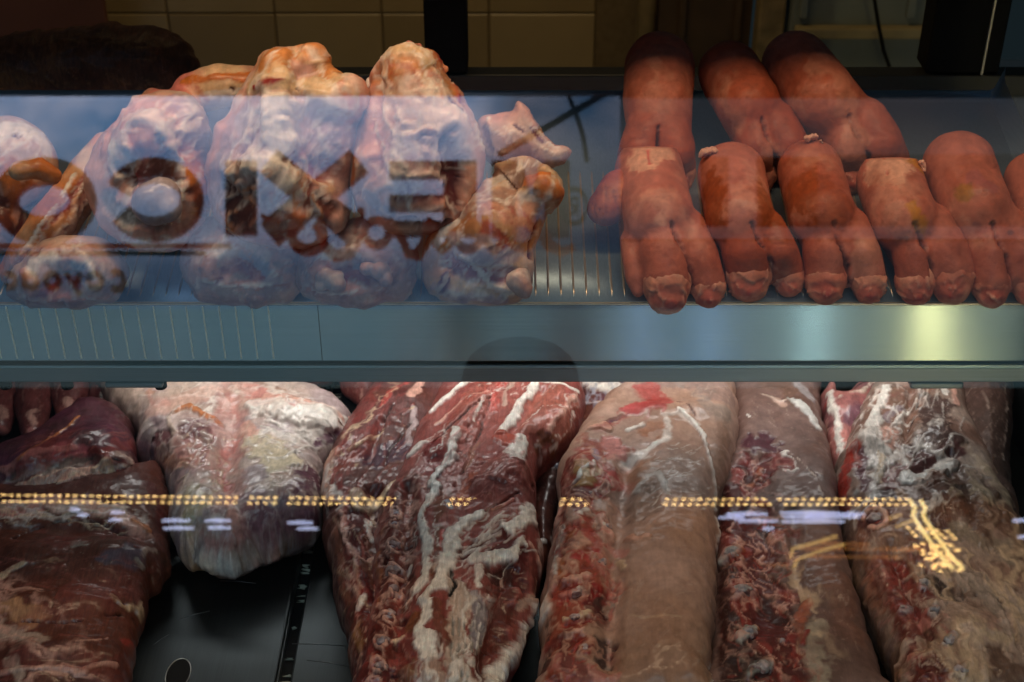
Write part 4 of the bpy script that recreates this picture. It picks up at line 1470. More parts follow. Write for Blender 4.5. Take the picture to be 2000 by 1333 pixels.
def trotter(top, neck, split, toes, label, seed, r0, r1, h0=None, tipr=None, disc=None, hue="skin", second="skindark", dew=None, stains=None):
    """leg lying up the slope: round knuckle end at the top, two toes with pale caps at the front"""
    h0 = h0 or (.045, .05, .045)
    sy = split[1] - 45
    sx = split[0] + (neck[0] - split[0]) * 45 / max(split[1] - neck[1], 50)
    ty_ = sum(t[1] for t in toes) / len(toes)
    tx_ = sum(t[0] for t in toes) / len(toes)
    sp = chain([(top[0], top[1], r0, h0[0]), (neck[0], neck[1], (r0 + r1) / 2, h0[1]), (sx, sy, r1 * .93, h0[2] * .92), (sx * .5 + tx_ * .5, sy * .5 + ty_ * .5, r1 * .86, h0[2] * .62), (sx * .25 + tx_ * .75, sy * .25 + ty_ * .75, r1 * .66, h0[2] * .48)], step=.22)
    for (tx, ty, tr) in toes:
        sp += chain([(sx + (tx - sx) * .5, sy, tr * 1.1, h0[2] * 1.02), (sx + (tx - sx) * .8, sy * .5 + ty * .5, tr * 1.1, h0[2] * .80), (tx, ty - tr * .25, tr * .98, tr * 1.3 / F + .003)], step=.22)
    for d_ in (dew or []):
        sp += chain(d_, step=.3)
    o = lumps("pig_trotter", sp, voxel=.0022, smooth=13, seed=seed, noise=.0012, nf=26)
    # the sawn top, not quite flat
    P = get_co(o.data)
    ct = shelf(top[0], top[1], h0[0])
    nn_ = SH_T * .62 + SH_N * .78 if disc else SH_T * .95 + SH_N * .3
    rm = r0 * ((ct - CAM) @ FWD) / F
    ex_ = (P - ct) @ nn_ - rm * (.66 if disc else .80)
    P -= nn_ * np.maximum(ex_, 0)[:, None] * .85
    o.data.vertices.foreach_set("co", P.ravel())
    o.data.update()
    p = Painter(o, hue, seed, .16, second, 9)
    mx = (toes[0][0] + toes[1][0]) / 2 if len(toes) > 1 else toes[0][0]
    if len(toes) > 1:
        tw = (toes[0][2] - toes[1][2]) / 2
        yb = (toes[0][1] + toes[1][1]) / 2
        p.stroke([(sx + (mx + tw - sx) * .3, sy - 8), (sx + (mx + tw - sx) * .6, sy + 30), (mx + tw, yb - 20), (mx + tw, yb + 10)], 9, (.09, .028, .02), .8, -.004, rough=.1, warp=.12)
    if disc:
        dx, dy, dr = disc
        p.stroke([(dx, dy)], dr * 2, "skinpale", .35, -.0012, warp=.4)
        p.stroke([(dx - 3, dy - dr * .35), (dx + 1, dy + dr * .3)], 7, "bright", .6, -.002, rough=.1, a=.8)
    p.stroke([(top[0] - r0 * .4, top[1] + r0), (neck[0], neck[1])], r0 * .8, "skinpale", 1, a=.18)
    p.streaks([(neck[0] - r1, top[1]), (neck[0] + r1, top[1]), (split[0] + r1, split[1]), (split[0] - r1, split[1])], 80, 10, 50, 16, "skindark", seed, .35, jit=.6)
    p.streaks([(neck[0] - r1, top[1]), (neck[0] + r1, top[1]), (split[0] + r1, split[1]), (split[0] - r1, split[1])], 0, 8, 36, 3, "skindark", seed + 1, .35, jit=.2, amp=-.0006)
    p.streaks([(neck[0] - r1, top[1]), (neck[0] + r1, top[1]), (split[0] + r1, split[1]), (split[0] - r1, split[1])], 60, 30, 5, 3, "brown", seed + 2, .3, jit=1.5)
    p.web([(top[0], top[1] + 20), (neck[0], neck[1]), (split[0], split[1])], 170, "skindark", 85, f=26, stretch=2.5, thr=.02, patch=True, a=.45).web([(top[0], top[1] + 20), (neck[0], neck[1]), (split[0], split[1])], 170, "skinpale", 80, f=34, stretch=2, thr=.12, patch=True, a=.4, seed=4).web([(neck[0], neck[1]), (split[0], split[1])], 150, "brown", 5, f=70, stretch=4, thr=.8, a=.25, amp=-.0006, seed=6)
    for c_, pts_, w_, a_ in (stains or []):
        p.stroke(pts_, w_, c_, .9, a=a_, rough=.3)
    p.sat = 1.18
    p.done(MT_SKIN, .0005, 90)
    for (tx, ty, tr) in toes:
        c0 = shelf(tx, ty, tr * 1.25 / F)
        d0 = (c0 - CAM) @ FWD
        rr = tr * d0 / F
        hf = lumps("toe_cap", [(c0, (rr * .99, rr * .96, rr * 1.0)), (c0 - SH_T * rr * .45 - SH_N * rr * .25, (rr * .78, rr * .72, rr * .78))], voxel=.0019, smooth=3, seed=seed + int(tx), noise=.0014, nf=50)
        q = Painter(hf, (.50, .24, .17), seed + int(tx), .25, (.42, .16, .11), 40)
        q.stroke([(tx - tr * .5, ty - tr * .55), (tx + tr * .5, ty - tr * .55)], tr * .7, "skinpale", .9, a=.6)
        q.stroke([(tx - tr * .3, ty + tr * .6), (tx + tr * .35, ty + tr * .6)], tr * .8, "red", .9, -.001, a=.5)
        q.stroke([(tx + tr * .1, ty + tr * .8)], tr * .35, "red", .9, .001, a=.6)
        q.streaks([(tx - tr, ty), (tx + tr, ty), (tx + tr, ty + tr), (tx - tr, ty + tr)], 70, 8, tr * .5, 4, "skinpale", seed, .6, amp=.0012, jit=.7)
        q.sat = 1.12
        q.done(MT_SKIN, .001, 160)
        hf.parent = o
    tag(o, label, "pig trotter", G_TR)
    return o


# back row, leaning over the rim of the tray
trotter((1288, 132, 0), (1284, 190), (1290, 300), [(1245, 330, 42), (1322, 335, 40)], "back row trotter farthest left, its upper half in shadow", 31, 70, 68, (.075, .075, .06))
trotter((1425, 142, 0), (1458, 200), (1500, 285), [(1478, 335, 42), (1550, 325, 40)], "middle trotter of the back row, leaning right, its top in shadow", 32, 62, 66, (.075, .075, .06))
trotter((1555, 128, 0), (1605, 190), (1680, 280), [(1660, 330, 42), (1735, 322, 42)], "back row trotter farthest right, slanting steeply before the grey cabinet", 33, 68, 72, (.08, .08, .06))
# lump behind the first front trotter
o = lumps("pig_trotter", chain([(1215, 375, 48, .05), (1185, 405, 40, .045), (1168, 400, 20, .05)]), voxel=.0024, smooth=10, seed=34)
p = Painter(o, "skindark", 34, .2, "orange", 20)
p.streaks([(1160, 340), (1220, 340), (1220, 430), (1160, 430)], 75, 12, 60, 4, "brown", 3, .5, amp=-.0008)
p.done(MT_SKIN, .0006)
tag(o, "dark orange trotter stump poking out left of the front row", "pig trotter", G_TR)
# front row
def flap(o, pts, r, seed):
    f = lumps("skin_flap", chain([(x, y, r, h) for x, y, h in pts], step=.3), voxel=.0012, smooth=2, seed=seed, noise=.006, nf=110)
    q = Painter(f, "skinpale", seed, .3, "pinkfat", 60)
    q.done(MT_SKIN, .0005)
    f.parent = o


trotter((1268, 335, 0), (1285, 420), (1315, 490), [(1302, 555, 50), (1383, 560, 36)], "front row trotter farthest left with a slit pale cut disc on top", 35, 68, 74, (.055, .055, .045), disc=(1268, 305, 44), stains=[((.20, .045, .02), [(1205, 360), (1222, 440)], 50, .7), ("skinpale", [(1290, 430)], 24, .7)],
        dew=[[(1240, 470, 30, .035), (1240, 540, 22, .022), (1246, 572, 12, .014)]])
t_ = trotter((1428, 345, 0), (1445, 430), (1475, 490), [(1462, 535, 48), (1540, 540, 34)], "second front row trotter from the left, deep orange brown, tucked toes lifted", 36, 68, 70, (.055, .055, .05), second="skindark", stains=[((.22, .055, .02), [(1385, 340), (1390, 400), (1405, 450)], 60, .8), ((.24, .065, .025), [(1490, 380), (1510, 440)], 60, .7)])
flap(t_, [(1370, 303, .08), (1384, 294, .085), (1396, 292, .085)], 7, 361)
t_ = trotter((1582, 335, 0), (1605, 420), (1640, 490), [(1612, 545, 42), (1695, 548, 38)], "middle front row trotter, brown stained shank with a dark cleft", 37, 64, 68, (.055, .055, .045), second="skindark", stains=[((.22, .055, .02), [(1545, 380), (1600, 370), (1640, 400), (1620, 430)], 80, .75)])
flap(t_, [(1572, 272, .09), (1586, 266, .092), (1594, 268, .09)], 6, 371)
flap(t_, [(1602, 274, .088), (1608, 280, .085)], 4, 372)
trotter((1738, 355, 0), (1765, 430), (1800, 490), [(1788, 550, 40), (1858, 540, 46)], "front row trotter with a round pale scar on top and a yellow smear", 38, 66, 68, (.055, .055, .045), disc=(1732, 325, 48), stains=[((.36, .17, .02), [(1790, 310), (1800, 330)], 26, .7), ((.36, .17, .02), [(1782, 405), (1802, 440)], 26, .75)])
t_ = trotter((1872, 325, 0), (1905, 410), (1950, 490), [(1935, 555, 40), (2010, 550, 40)], "pinker front row trotter near the right edge with dark specks", 39, 70, 72, (.06, .055, .045), second="skin", stains=[((.24, .13, .03), [(1878, 374), (1884, 382)], 28, .7), ((.10, .05, .05), [(1975, 455)], 16, .8), ((.16, .07, .07), [(1908, 442)], 14, .6), ((.2, .08, .1), [(1900, 350), (1940, 365)], 30, .4)])
flap(t_, [(1800, 318, .08), (1804, 330, .075)], 7, 391)
trotter((2020, 355, 0), (2050, 420), (2080, 490), [(2040, 550, 38), (2110, 550, 38)], "trotter at the right picture edge, mostly cut off", 40, 60, 66, (.055, .055, .045), second="skin")
# ---------------------------------------------------------------- meat on the lower deck
MT_LOIN = meat_mat("loin_meat", rot=-.35, stretch=5.0, fiber=.08, rough=.40, bump=.08, coat=.22, vein=0.10)
MT_NECK = meat_mat("neck_meat", rot=-.55, stretch=6.0, fiber=.30, rough=.36, bump=.16, coat=.4, vein=0.14)
MT_RACK = meat_mat("rack_meat", rot=.3, stretch=4.0, fiber=.26, rough=.38, bump=.18, coat=.4, vein=0.16)
MT_SLAB = meat_mat("slab_meat", rot=1.45, stretch=6.0, fiber=.30, rough=.40, bump=.16, coat=.4, vein=0.09)


def level(z):
    return ((0, 1.2, .55 + z), (0, 0, 1.0))


def vertebra(p, x, y, w, seed=0):
    """a sawn vertebra: pale rim, blue grey core, blood round it"""
    r = random.Random(seed + int(x))
    p.stroke([(x, y)], w * 1.5, "dkred", .6, -.001, a=.8)
    n = 9
    a0 = r.uniform(0, 6)
    ring = [(x + w * .42 * math.cos(a0 + t), y + w * .36 * math.sin(a0 + t)) for t in np.linspace(0, 5.3, n)]
    p.stroke(ring, w * .22, "pinkfat", .6, .0022, warp=.6)
    p.stroke([(x - w * .08, y), (x + w * .1, y - w * .05)], w * .42, "blue", .6, .0012, a=.75)
    p.stroke([(x + w * .1, y + w * .12)], w * .22, "bright", .8, a=.5)
    return p


def bone_bit(body, name, x, y, w, col, seed, lift=.1):
    """a knob of sawn bone standing a little out of the flesh"""
    r = random.Random(seed)
    bv = BVHTree.FromPolygons([tuple(q) for q in get_co(body.data)], [tuple(q.vertices) for q in body.data.polygons])
    h = bv.ray_cast(Vector(CAM), Vector(ray(x, y)).normalized())
    if h[0] is None:
        return
    c = np.array(h[0]) - np.array(h[1]) * (w * .5 * 1.35 / F) * (.45 - lift)
    rr = w * .5 * 1.35 / F
    sp = [(c, (rr * .9, rr * .7, rr * .8)), (c + RT * rr * r.uniform(.3, .5) + UP * rr * r.uniform(-.2, .4), (rr * .6, rr * .5, rr * .6)), (c - RT * rr * r.uniform(.2, .5) - UP * rr * r.uniform(.0, .5), (rr * .55, rr * .6, rr * .6))]
    b_ = lumps(name, sp, voxel=.0011, smooth=3, seed=seed, noise=.0032, nf=150)
    q = Painter(b_, col, seed, .35, "sheath", 120)
    q.stroke([(x - w * .3, y + w * .25), (x + w * .3, y + w * .3)], w * .35, "dkred", 1.0, a=.8)
    q.stroke([(x, y - w * .05)], w * .3, (.16, .15, .18), 1.2, a=.6)
    q.done(MT_RACK, .0004, 200)
    b_.parent = body


# small lobes of lean hanging at the back
G_LB = "lean lobes at the back of the lower deck"
for i, (pts, lab) in enumerate((
        ([(2, 700, 32), (4, 770, 36), (2, 835, 22)], "lean dark lobe at the back of the deck, cut by the left picture edge"),
        ([(62, 700, 38), (66, 780, 38), (62, 848, 22)], "lean lobe with a pale fat tip, second from the left edge under the shelf"),
        ([(132, 700, 38), (140, 770, 40), (132, 822, 22)], "lean lobe with an orange fatty tail above the purple slab"),
        ([(206, 700, 44), (218, 770, 44), (238, 822, 28)], "pinkish lean lobe with a white streak beside the pale fatty cut"),
        ([(552, 690, 34), (548, 735, 34)], "small pink lobe under the shelf behind the pale fatty cut"),
        ([(618, 690, 34), (624, 728, 32)], "small glossy pink lobe left of the pan slot under the shelf"),
        ([(690, 690, 46), (702, 745, 40), (716, 775, 24)], "glossy pink lobe under the shelf behind the dark neck cut"))):
    o = lumps("lean_lobe", chain(pts, deck), seed=50 + i, noise=.004, nf=22)
    p = Painter(o, (.26, .085, .075), 50 + i, .25, (.17, .055, .05), 25)
    x, y, r = pts[-1]
    if i < 4:
        p.stroke([(x - 4, y - 40), (x + 6, y - 20)], 20, "pinkfat", .8, .001, a=.8)
        p.stroke([(x, y), (x + 8, y + 10)], 26, "rose" if i != 2 else "orange", .8, a=.7)
    if i == 3:
        p.stroke([(200, 770), (205, 810)], 18, "fat", .7, .001)
    p.streaks([(x - 40, 735), (x + 40, 735), (x + 30, y + 20), (x - 30, y + 20)], 85, 14, 34, 3, "pinkfat", i, .4, jit=.5)
    p.done(MT_NECK, .0006)
    tag(o, lab, "meat", G_LB)

# big pale fatty cut
o = inflate("fatty_shoulder", [(195, 720), (300, 690), (450, 690), (560, 742), (622, 788), (668, 808), (688, 838), (662, 882), (638, 921), (636, 973), (634, 1013), (608, 1039), (548, 1060), (502, 1076), (470, 1093), (440, 1096), (400, 1091), (362, 1080), (340, 1054), (334, 987), (328, 943), (302, 915), (276, 900), (262, 850), (215, 800)],
            level(.045), .045, .044, .034, ragged=.004, seed=70, lump=.006, lumpf=8, res=.0015)
p = Painter(o, "sheath", 70, .3, "pale", 14)
p.stroke([(240, 760), (300, 740), (400, 735)], 90, "pale", .9).stroke([(300, 765)], 34, "orange", .9, a=.5).stroke([(240, 800), (290, 850)], 40, "grey", .9, a=.6)
p.stroke([(378, 846), (400, 852)], 74, (.17, .075, .075), .6, -.002).stroke([(305, 862), (318, 880)], 44, (.19, .09, .09), .7, -.002).stroke([(320, 925)], 40, "tan2", .8)
p.stroke([(340, 808), (371, 795), (400, 812), (430, 825)], 18, "orange", .6, .003).stroke([(335, 850), (330, 815), (352, 800)], 10, "pale", .6, .002)
p.stroke([(345, 880), (400, 890), (420, 910)], 70, "tan", .9, a=.7).stroke([(300, 900), (350, 905), (390, 900)], 30, "orange", .9, a=.5)
p.stroke([(470, 835), (448, 862), (434, 886), (436, 928), (452, 968)], 24, "rose", .8, -.001).stroke([(434, 905), (440, 940)], 16, "red", .8, a=.8).stroke([(480, 830), (500, 860)], 40, "pinkfat", .8)
p.stroke([(488, 758), (510, 770)], 56, "rose", .9, a=.8).stroke([(450, 760), (400, 780)], 50, "purple", .9, a=.3).stroke([(500, 745), (640, 800)], 12, "tan2", .8)
p.stroke([(505, 795), (560, 810), (620, 825), (670, 836)], 54, "fat", .8, .004).stroke([(525, 777), (590, 795), (650, 815)], 34, "pinkfat", .8, .002).stroke([(567, 798), (575, 804)], 20, "bright", .8, a=.6)
p.stroke([(520, 850), (580, 860), (640, 860)], 50, "fat", .9, a=.8).stroke([(620, 870), (650, 850)], 22, (.19, .10, .13), .8)
p.stroke([(500, 870), (540, 890), (545, 920)], 80, (.62, .52, .38), .7, .002).stroke([(540, 934), (580, 928)], 30, "tan", .7, a=.9)
p.stroke([(500, 920), (480, 960)], 60, "sheath", .9).stroke([(590, 950), (615, 930)], 66, "purple", .7).stroke([(480, 965), (560, 960)], 30, "purple", .9, a=.5)
for k in range(7):
    p.stroke([(572 + 9 * k, 908), (568 + 9 * k, 940), (570 + 9 * k, 980)], 4, "fat", .6, .0012, a=.7)
p.stroke([(452, 965), (450, 1010), (456, 1060)], 26, "pinkfat", .8, .002).stroke([(385, 965), (380, 1010)], 74, (.48, .40, .28), .9)
p.stroke([(350, 1000), (345, 1060)], 36, "sheath", .9).stroke([(500, 1000), (560, 1030), (610, 1030)], 64, "purple", .8, a=.75).stroke([(540, 1010), (600, 1005)], 12, (.24, .15, .2), .8)
p.stroke([(400, 1040), (420, 1060)], 34, "rose", .9, a=.6).stroke([(470, 1050), (520, 1050)], 50, "rose", .9, a=.4).stroke([(540, 1072), (600, 1055)], 24, "tan2", .8)
p.stroke([(400, 1095), (440, 1100), (450, 1115)], 50, "fat", .8, .003).stroke([(492, 1098), (520, 1085), (540, 1082)], 24, "pinkfat", .6, .003)
p.web([(300, 760), (420, 850), (460, 1000)], 330, "pale", -35, f=38, stretch=3, thr=.45, a=.7, amp=.001).web([(300, 760), (460, 900)], 300, "rose", 60, f=34, stretch=2.5, thr=.16, patch=True, a=.6).web([(400, 780), (620, 850)], 200, "fat", 20, f=50, stretch=4, thr=.4, a=.8, amp=.002).web([(350, 870), (400, 960), (540, 1020)], 220, "purple", 80, f=36, stretch=3, thr=.14, patch=True, a=.6).web([(380, 1000), (560, 1040)], 200, "fat", 85, f=60, stretch=7, thr=.55, a=.6)
p.stroke([(450, 790), (440, 960)], 60, None, 1, -.008).stroke([(560, 800), (650, 840)], 90, None, 1, .008).stroke([(360, 830), (420, 850)], 60, None, 1, .006).stroke([(300, 830), (290, 900)], 40, None, 1, -.008).stroke([(400, 1090), (520, 1090)], 60, None, 1, .006)
p.streaks([(260, 740), (420, 740), (400, 900), (300, 900)], -30, 30, 50, 4, "fat", 1, .5, jit=.7, amp=.0006)
p.streaks([(500, 800), (670, 830), (640, 880), (520, 900)], 25, 50, 46, 4, "fat", 2, .7, jit=.4, amp=.0012)
p.streaks([(340, 960), (620, 960), (600, 1060), (360, 1090)], 85, 50, 50, 3, "fat", 3, .45, jit=.25, amp=.0005)
p.stroke([(450, 780), (440, 900), (455, 1050)], 70, "rose", 1.2, a=.45).stroke([(300, 800), (360, 780), (460, 750)], 60, "pinkfat", 1.2, a=.5).stroke([(520, 1030), (590, 1020)], 90, (.30, .13, .15), 1.2, a=.6).stroke([(350, 900), (330, 1000)], 50, "rose", 1.2, a=.3)
p.streaks([(300, 860), (480, 850), (440, 950), (320, 950)], 130, 40, 40, 4, "cream", 4, .5, jit=.8, amp=.0008)
p.streaks([(380, 1080), (500, 1090), (460, 1125), (390, 1115)], 80, 20, 26, 4, "fat", 5, .6, jit=.3, amp=.001)
p.done(MT_FAT, .0008)
for pts in ([(478, 1078, 24, .035), (512, 1070, 20, .035), (546, 1062, 10, .035)], [(400, 1086, 22, .03), (440, 1096, 20, .028), (462, 1092, 14, .03)], [(625, 810, 26, .06), (662, 822, 22, .055), (684, 836, 14, .05)]):
    f = lumps("fat_flap", chain(pts, deck, step=.3), voxel=.0017, smooth=4, seed=int(pts[0][0]), noise=.005, nf=60)
    q = Painter(f, "fat", int(pts[0][0]), .25, "pinkfat", 40)
    q.done(MT_FAT, .0006)
    f.parent = o
tag(o, "big pale cut covered in fat and membrane, hanging over the left pan", "meat")

# dark slabs on the left
o = inflate("meat_slab", [(-50, 985), (-50, 920), (0, 905), (55, 882), (105, 850), (150, 816), (200, 810), (250, 828), (263, 860), (270, 900), (272, 938), (240, 965), (100, 1000)],
            level(.05), .05, .045, .055, seed=71, lump=.005, lumpf=8, res=.0015)
p = Painter(o, (.085, .030, .030), 71, .3, (.11, .035, .055), 18)
p.stroke([(120, 885), (165, 888), (190, 895)], 44, (.24, .06, .07), .9).stroke([(0, 920), (80, 890), (150, 880)], 16, "rose", .8, .001, a=.7).stroke([(40, 905), (110, 850), (155, 815)], 8, "orange", .7, .001)
p.stroke([(40, 935), (100, 925), (180, 905)], 46, (.14, .09, .075), .9).stroke([(20, 968), (80, 945), (150, 928), (225, 912)], 34, "skinpale", .7, .004)
p.stroke([(120, 950), (200, 935), (265, 945)], 26, "pinkfat", .7, .003).stroke([(190, 915), (205, 922)], 26, "cream", .7, .003).stroke([(230, 928)], 24, "bright", .6, .003)
p.stroke([(190, 880), (230, 900), (258, 930)], 26, "dkred", .8, .002).stroke([(215, 898), (250, 925)], 5, "black", .6, -.003)
p.web([(40, 930), (220, 870)], 160, "red", -30, f=50, stretch=6, thr=.1, patch=True, a=.4).web([(30, 960), (240, 920)], 70, "pale", -12, f=60, stretch=4, thr=.4, amp=.001)
p.stroke([(60, 900), (200, 850)], 70, None, 1, .008).stroke([(200, 890), (255, 925)], 40, None, 1, .008)
p.streaks([(0, 900), (150, 820), (260, 850), (250, 930), (20, 950)], -28, 50, 60, 4, "mus2", 6, .5, jit=.25, amp=.0006)
p.streaks([(20, 940), (240, 905), (260, 950), (30, 980)], -12, 30, 50, 4, "cream", 7, .6, jit=.3, amp=.001)
p.done(MT_SLAB, .0006)
tag(o, "purplish dark slab with a pale fat fold and one red knob, under the lean lobes", "meat", "dark slabs on the left pan")
o = inflate("meat_slab", [(-50, 1000), (-50, 960), (60, 985), (180, 960), (240, 945), (290, 935), (318, 930), (334, 980), (332, 1050), (334, 1100), (318, 1135), (290, 1160), (286, 1200), (268, 1250), (256, 1333), (240, 1420), (-50, 1420)],
            level(.035), .05, .034, .05, seed=72, lump=.005, res=.0015)
p = Painter(o, (.135, .046, .030), 72, .25, (.10, .034, .026), 14)
p.stroke([(-10, 995), (70, 985), (150, 990), (228, 1003), (274, 1034)], 44, "pinkfat", .8, .002).stroke([(0, 1000), (80, 1000)], 30, "rose", .8, a=.7).stroke([(262, 1020), (290, 1040)], 14, "orange", .7, .002)
p.stroke([(290, 950), (310, 990), (320, 1040)], 40, "dkred", .9, a=.6)
p.stroke([(30, 1050), (60, 1030), (120, 1018), (190, 1020), (260, 1050)], 8, "dark", .8, -.003)
p.stroke([(151, 1068), (158, 1072)], 32, (.30, .24, .20), .7, .001).stroke([(255, 1086), (280, 1080), (302, 1078)], 14, (.34, .24, .2), .8, .001).stroke([(215, 1092), (245, 1100), (255, 1080)], 40, (.13, .09, .11), .9).stroke([(258, 1098), (266, 1106)], 14, "grey", .7)
p.stroke([(-10, 1130), (20, 1118), (50, 1110)], 12, "cream", .7, .001, a=.8).stroke([(-10, 1140), (30, 1150), (80, 1155)], 14, "pinkfat", .8, a=.8)
p.stroke([(-20, 1190), (30, 1188), (60, 1214)], 40, (.48, .27, .16), .9, .001).stroke([(222, 1175), (250, 1186), (275, 1190)], 26, "cream", .7, .002, a=.8).stroke([(230, 1182), (262, 1195)], 12, "blue", .7, a=.6)
p.stroke([(-20, 1230), (30, 1238), (75, 1250)], 46, "pale", .9, .001, a=.8).stroke([(60, 1255), (150, 1258), (210, 1252)], 6, "pinkfat", .7, .001, a=.7)
p.stroke([(45, 1214), (100, 1218), (160, 1212), (215, 1205), (260, 1208)], 6, "dark", .7, -.003).stroke([(80, 1155), (150, 1160), (220, 1175)], 5, "dark", .7, -.002)
p.stroke([(-20, 1320), (30, 1310), (95, 1306), (160, 1308), (200, 1301), (225, 1304)], 14, "pinkfat", .7, .002).stroke([(20, 1290), (40, 1320)], 30, "pale", .8, a=.7).stroke([(240, 1255), (262, 1262)], 16, "red", .8, a=.7)
p.stroke([(0, 1100), (120, 1060), (260, 1075), (325, 1090)], 5, "brown", .8, -.0015)
p.web([(60, 1080), (280, 1080)], 140, "mus", 4, f=50, stretch=8, thr=.02, patch=True, a=.6).web([(40, 1180), (250, 1180)], 120, "mus", 4, f=50, stretch=8, thr=.02, patch=True, a=.6, seed=3).web([(40, 1290), (230, 1290)], 120, "mus", 4, f=50, stretch=8, thr=.05, patch=True, a=.5, seed=5).web([(0, 1180), (60, 1230), (120, 1320)], 130, "pinkfat", 20, f=45, stretch=4, thr=.45, a=.8, amp=.001).web([(20, 1000), (260, 1010)], 60, "fat", 5, f=60, stretch=4, thr=.4, a=.6, amp=.001)
p.stroke([(60, 1090), (260, 1090)], 90, None, 1, .008).stroke([(40, 1180), (200, 1180)], 60, None, 1, .007).stroke([(60, 1270), (220, 1280)], 50, None, 1, .007).stroke([(0, 1030), (280, 1050)], 30, None, 1, -.006)
p.streaks([(0, 1050), (320, 1050), (330, 1120), (260, 1200), (0, 1160)], 4, 80, 70, 3, "mus2", 8, .5, jit=.15, amp=.0005)
p.streaks([(0, 1200), (270, 1200), (250, 1333), (0, 1333)], 6, 60, 70, 3, "mus2", 9, .5, jit=.15, amp=.0005)
p.streaks([(0, 980), (260, 990), (260, 1040), (0, 1020)], 6, 30, 50, 4, "cream", 10, .6, jit=.25, amp=.0008)
p.streaks([(150, 1060), (330, 1060), (300, 1180), (180, 1180)], 15, 40, 12, 2, "pale", 11, .4, jit=.9)
p.done(MT_SLAB, .0005)
tag(o, "brown lean slab with pale fat seams in the lower left corner", "meat", "dark slabs on the left pan")

# pieces behind
o = inflate("meat_trimming", [(1120, 700), (1250, 700), (1252, 800), (1220, 845), (1150, 870), (1110, 830)], level(.03), .03, .028, .04, seed=73, lump=.005, lumpf=8)
p = Painter(o, "purple", 73, .3, "brown", 24)
p.stroke([(1125, 745), (1180, 755), (1230, 770)], 46, "fat", .9, .002).stroke([(1140, 785), (1200, 790)], 12, "pale", .8)
p.streaks([(1125, 740), (1240, 740), (1240, 800), (1130, 800)], 25, 30, 30, 5, "blue", 1, .6, jit=.6)
p.done(MT_RACK, .0006)
tag(o, "pale and purple piece under the shelf between the neck and the tan loin", "meat", "pieces wedged behind the necks and loins")
o = inflate("meat_trimming", [(1040, 900), (1080, 880), (1120, 850), (1110, 960), (1085, 1010), (1075, 1100), (1045, 1110)], level(.02), .03, .018, .03, seed=74, lump=.005, lumpf=8)
p = Painter(o, "brown", 74, .3, "dark", 24)
p.stroke([(1050, 925), (1090, 905)], 24, "blue", .8, .002).stroke([(1060, 1060), (1080, 1050)], 14, "fat", .6, .002)
p.done(MT_RACK, .0006)
tag(o, "dark scrap with a pale fat edge wedged low between the neck and the tan loin", "meat", "pieces wedged behind the necks and loins")

# dark neck, left
o = inflate("pork_neck", [(850, 700), (760, 745), (722, 788), (692, 830), (660, 880), (634, 925), (627, 965), (634, 1030), (632, 1052), (645, 1100), (655, 1170), (675, 1240), (690, 1333), (695, 1420), (900, 1420), (850, 1200), (840, 1000), (880, 850), (930, 700)],
            level(.045), .045, .044, .032, seed=75, lump=.005, lumpf=8, res=.0015)
p = Painter(o, (.125, .050, .045), 75, .3, (.16, .06, .04), 16)
p.stroke([(750, 790), (700, 850), (665, 890)], 50, (.17, .075, .07), .9).stroke([(735, 895), (780, 880)], 80, (.085, .038, .055), .9).stroke([(765, 940), (720, 950), (700, 930)], 60, (.12, .032, .022), .8)
p.stroke([(652, 890), (640, 920), (634, 950), (645, 975)], 36, "skinpale", .7, .003).stroke([(655, 915), (650, 940)], 14, "mus2", .7).stroke([(665, 930), (675, 985)], 22, "red", .9, a=.5)
p.stroke([(682, 884), (712, 868), (735, 855), (750, 846)], 8, "cream", .6, .0015).stroke([(812, 800), (805, 830), (795, 865)], 14, "sheath", .8, .001).stroke([(800, 780), (830, 740)], 20, "pinkfat", .8)
p.stroke([(725, 975), (750, 962), (775, 945)], 22, "cream", .8, .002).stroke([(690, 965), (705, 990)], 26, "cream", .8, .002, a=.8).stroke([(745, 800), (760, 770), (800, 745)], 14, "bright", .8, .001, a=.7)
p.stroke([(770, 800), (740, 850)], 6, "dark", .7, -.0025).stroke([(800, 830), (760, 880), (750, 910)], 7, "dark", .7, -.0025)
p.stroke([(690, 1010), (700, 1050), (720, 1075)], 60, "dkred", .6, -.003).stroke([(665, 1000), (672, 1040), (685, 1080), (715, 1092), (732, 1070)], 12, "pinkfat", .7, .003).stroke([(715, 1010), (728, 1040)], 14, "fat", .7, .002)
p.stroke([(655, 1040), (665, 1100), (680, 1180)], 24, (.28, .11, .07), .9).stroke([(640, 1060), (660, 1180), (690, 1300)], 14, "pinkfat", .9, a=.5)
p.stroke([(705, 1120), (715, 1160), (712, 1190)], 34, "dkred", .8, -.002).stroke([(695, 1110), (702, 1150)], 10, "cream", .7, .002).stroke([(702, 1185), (708, 1165)], 18, "fat", .6, .002).stroke([(695, 1230), (705, 1260)], 30, (.34, .17, .08), .9)
p.stroke([(725, 1200), (735, 1300)], 50, "dkred", .9, a=.7)
p.web([(690, 880), (790, 770)], 150, "red", -55, f=45, stretch=7, thr=.06, patch=True, a=.5).web([(680, 900), (800, 780)], 150, "cream", -55, f=50, stretch=7, thr=.72, a=.8, amp=.001).web([(650, 920), (650, 990)], 60, "fat", 90, f=60, stretch=3, thr=.4).web([(690, 1030), (700, 1150), (715, 1300)], 120, "red", 80, f=55, stretch=3, thr=.05, patch=True, a=.6).web([(690, 1030), (700, 1150), (715, 1300)], 120, "pinkfat", 80, f=55, stretch=4, thr=.6, amp=.0012)
p.stroke([(700, 860), (790, 780)], 90, None, 1, .008).stroke([(745, 830), (720, 900)], 20, None, 1, -.006).stroke([(730, 960), (735, 1200)], 40, None, 1, -.012).stroke([(690, 1040)], 60, None, 1, .006)
